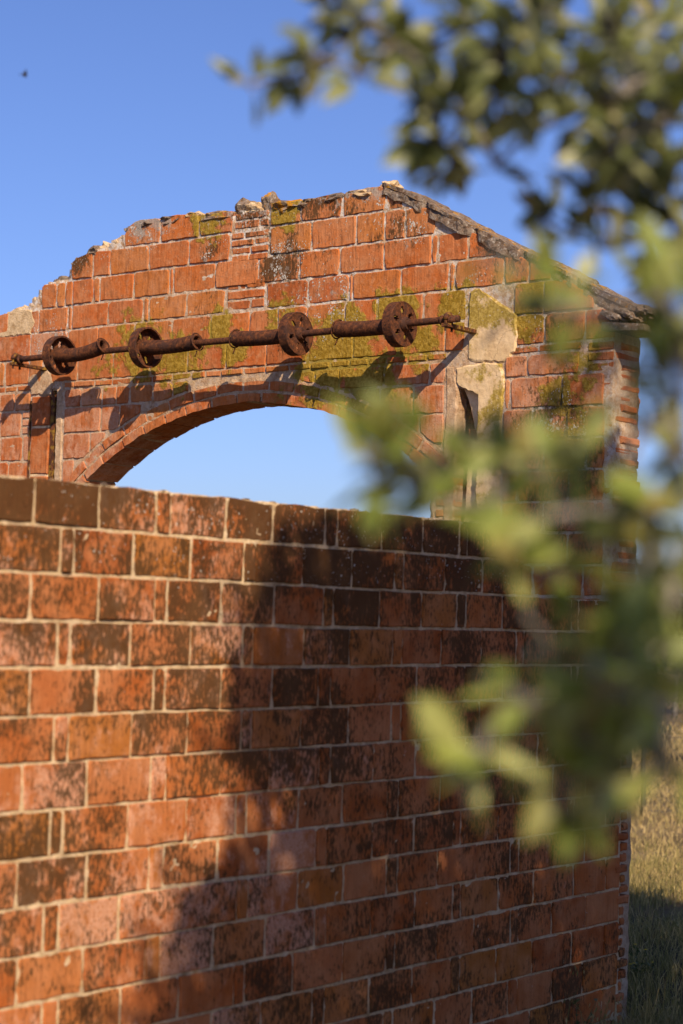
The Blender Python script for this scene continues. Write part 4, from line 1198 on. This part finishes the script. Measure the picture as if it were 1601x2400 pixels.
# leafy weed at the foot of the wall, and a yellow flowering one in the grass
def weed(name, x, y, h, n, label, flowers=0):
    o = empty(name, (x, y, ground_z(x, y)))
    tag(o, label, 'weed')
    V, F, tw = [], [], []
    b = Vector((x, y, ground_z(x, y)))
    fl = []
    for i in range(n):
        t = gr.uniform(0, 6.28); e = b+Vector((math.cos(t)*h*.5, math.sin(t)*h*.35, h*gr.uniform(.5, 1)))
        tw.append(limb([b, b.lerp(e, .5)+Vector((0, 0, h*.15)), e], .002, .001, 4, .004, 3))
        for j in range(9):
            p = b.lerp(e, gr.uniform(.25, 1))+rand_unit(gr)*.012
            small_leaf(p, gr.uniform(.015, .03), gr, V, F)
        fl.append(e)
    tv, tf = merge(tw)
    build('stems', tv, tf, M['tree_leaf'], o, recalc=False)
    build('leaves', V, F, M['tree_leaf'], o, recalc=False)
    if flowers:
        t = NT('yellow_petal'); M['petal'] = t.finish((0.55, 0.40, 0.02), 0.7)
        for e in fl[:flowers]:
            fv = [e+Vector((.011*math.cos(a)*(1 if i % 2 else .5), .011*math.sin(a)*(1 if i % 2 else .5), .002)) for i, a in enumerate([6.283*i/12 for i in range(12)])]+[e+Vector((0, 0, .005))]
            build('flower', fv, [(i, (i+1) % 12, 12) for i in range(12)], M['petal'], o, recalc=False)
weed('leafy_weed', 2.52, -.07, .20, 9, 'small dark leafy weed growing at the foot of the block wall')
weed('flowering_weed', 3.97, .47, .16, 7, 'low weed with tiny yellow flowers in the shaded grass', 6)

# wire fence with an iron post
t = NT('galvanised_wire'); M['wire'] = t.finish((0.10, 0.09, 0.08), 0.7, None, 0, .4, .3)
FB = Vector((10.19, 3.86, 0)); FD = Vector((0.614, -0.789, 0))
fence = empty('wire_fence', FB)
tag(fence, 'chain link fence with thin dark posts at the far edge of the grass', 'fence')
FH = 1.25
for k in (-1, 0, 1, 2):
    b = FB+FD*2.6*k
    b.z = ground_z(b.x, b.y)
    V, F = tube_path([b+Vector((0, 0, -.2)), b+Vector((.01, 0, .6)), b+Vector((0, .01, FH+.05))], [.021]*3, 8)
    build('post', V, F, M['wire'], fence, smooth=True)
V, F = [], []
def wire(a, b, r=.0016):
    v, f = tube_path([a, b], [r, r], 3, False)
    n = len(V); V.extend(v); F.extend(tuple(n+i for i in q) for q in f)
x = -2.6
while x < 5.2:
    for s in (-1, 1):
        x0, x1 = x, x+s*FH
        z0, z1 = .03, FH
        if x1 < -2.6: z1 = .03+(x-(-2.6))/FH*(FH-.03); x1 = -2.6
        if x1 > 5.2: z1 = .03+(5.2-x)/FH*(FH-.03); x1 = 5.2
        wire(FB+FD*x0+Vector((0, 0, z0)), FB+FD*x1+Vector((0, 0, z1)))
    x += .075
for zz in (.05, .65, FH): wire(FB+FD*-2.6+Vector((0, 0, zz)), FB+FD*5.2+Vector((0, 0, zz)), .0025)
build('wire_mesh', V, F, M['wire'], fence, recalc=False)

# trees and shrubs beyond the fence
def far_tree(name, x, y, h, rad, trunk_h, label, n, lsz, seed):
    r = random.Random(seed)
    b = Vector((x, y, ground_z(x, y)-.05))
    o = empty(name, b)
    tag(o, label, 'tree' if trunk_h > .5 else 'shrub', 'trees and shrubs beyond the fence')
    parts = [limb([b, b+Vector((.05, .03, trunk_h)), b+Vector((0, 0, h*.8))], .05*h/2, .02, 8, .05)]
    lobes = []
    for i in range(9):
        t = r.uniform(0, 6.28)
        c = b+Vector((math.cos(t)*rad*.55*r.random(), math.sin(t)*rad*.55*r.random(), trunk_h+(h-trunk_h)*r.uniform(.15, .8)))
        lobes.append((c, rad*r.uniform(.35, .6)))
        parts.append(limb([b+Vector((0, 0, trunk_h*.8)), c], .02*h/2, .01, 6, .05))
    V, F = merge(parts)
    build('trunk', V, F, M['bark'], o, smooth=True)
    V, F = [], []
    for i in range(n):
        c, q = lobes[i % 9]
        d = rand_unit(r)
        p = c+d*q*(r.random()**.35)*(1+.3*noise.noise(d*2+c))
        small_leaf(p, lsz*r.uniform(.7, 1.3), r, V, F)
    tag(build('crown', V, F, M['tree_leaf'], o, recalc=False), kind='stuff')
far_tree('shrub', 16.6, 6.1, 1.0, .7, .2, 'dark rounded shrub right behind the wire fence', 2600, .09, 1)
far_tree('shrub', 21.5, 10.6, 1.3, 1.3, .2, 'broad olive green shrub farther back beside the wall corner', 3000, .10, 2)
far_tree('holm_oak', 27.0, 12.4, 2.2, 1.5, 1.0, 'small dark evergreen tree rising behind the shrubs past the fence', 4200, .13, 3)
far_tree('holm_oak', 35.0, 17.6, 2.4, 2.4, .9, 'distant wide evergreen tree seen low past the wall edge', 4200, .16, 4)
far_tree('holm_oak', 29.0, 9.5, 2.3, 2.0, 1.0, 'distant evergreen tree at the right border beyond the fence', 4200, .14, 6)
far_tree('shrub', 18.6, 5.6, 1.2, 1.1, .2, 'dense dark shrub at the right border behind the fence', 2600, .10, 5)

# ------------------------------------------------------------------ a bird far up in the sky
t = NT('bird_plumage'); M['bird'] = t.finish((0.03, 0.03, 0.035), 0.8)
B0 = Vector((33.44, 37.41, 17.19))
def bird_mesh():
    V, F = [], []
    ax, si, upv = (RT*.85+UP*-.25+FW*.4).normalized(), None, None
    si = ax.cross(Vector((0, 0, 1))).normalized(); upv = si.cross(ax)
    prof = [(-.11, .004), (-.07, .013), (-.02, .022), (.03, .021), (.06, .015), (.085, .013), (.105, .004)]
    for (l, r) in prof:
        for k in range(8):
            a = 6.2832*k/8
            V.append(B0+ax*l+(si*math.cos(a)+upv*math.sin(a))*r)
    for i in range(len(prof)-1):
        for k in range(8):
            F.append((i*8+k, i*8+(k+1) % 8, (i+1)*8+(k+1) % 8, (i+1)*8+k))
    F.append(tuple(range(7, -1, -1))); F.append(tuple(48+k for k in range(8)))
    def sheet(pts):
        b = len(V)
        for q in pts: V.append(q+upv*.003)
        for q in pts: V.append(q-upv*.003)
        n = len(pts)
        F.append(tuple(b+i for i in range(n))); F.append(tuple(b+n+i for i in range(n-1, -1, -1)))
        for i in range(n): F.append((b+i, b+n+i, b+n+(i+1) % n, b+(i+1) % n))
    for s in (-1, 1):
        sheet([B0+ax*.05+si*s*.01, B0+ax*.06+si*s*.07+upv*.06, B0+ax*.0+si*s*.12+upv*.13, B0+ax*-.05+si*s*.17+upv*.17, B0+ax*-.04+si*s*.09+upv*.07, B0+ax*-.03+si*s*.01])
    sheet([B0+ax*-.09+si*.012, B0+ax*-.17+si*.035, B0+ax*-.155, B0+ax*-.17-si*.035, B0+ax*-.09-si*.012])
    return V, F
V, F = bird_mesh()
tag(build('bird', V, F, M['bird']), 'small dark bird flying in the upper left sky', 'bird')
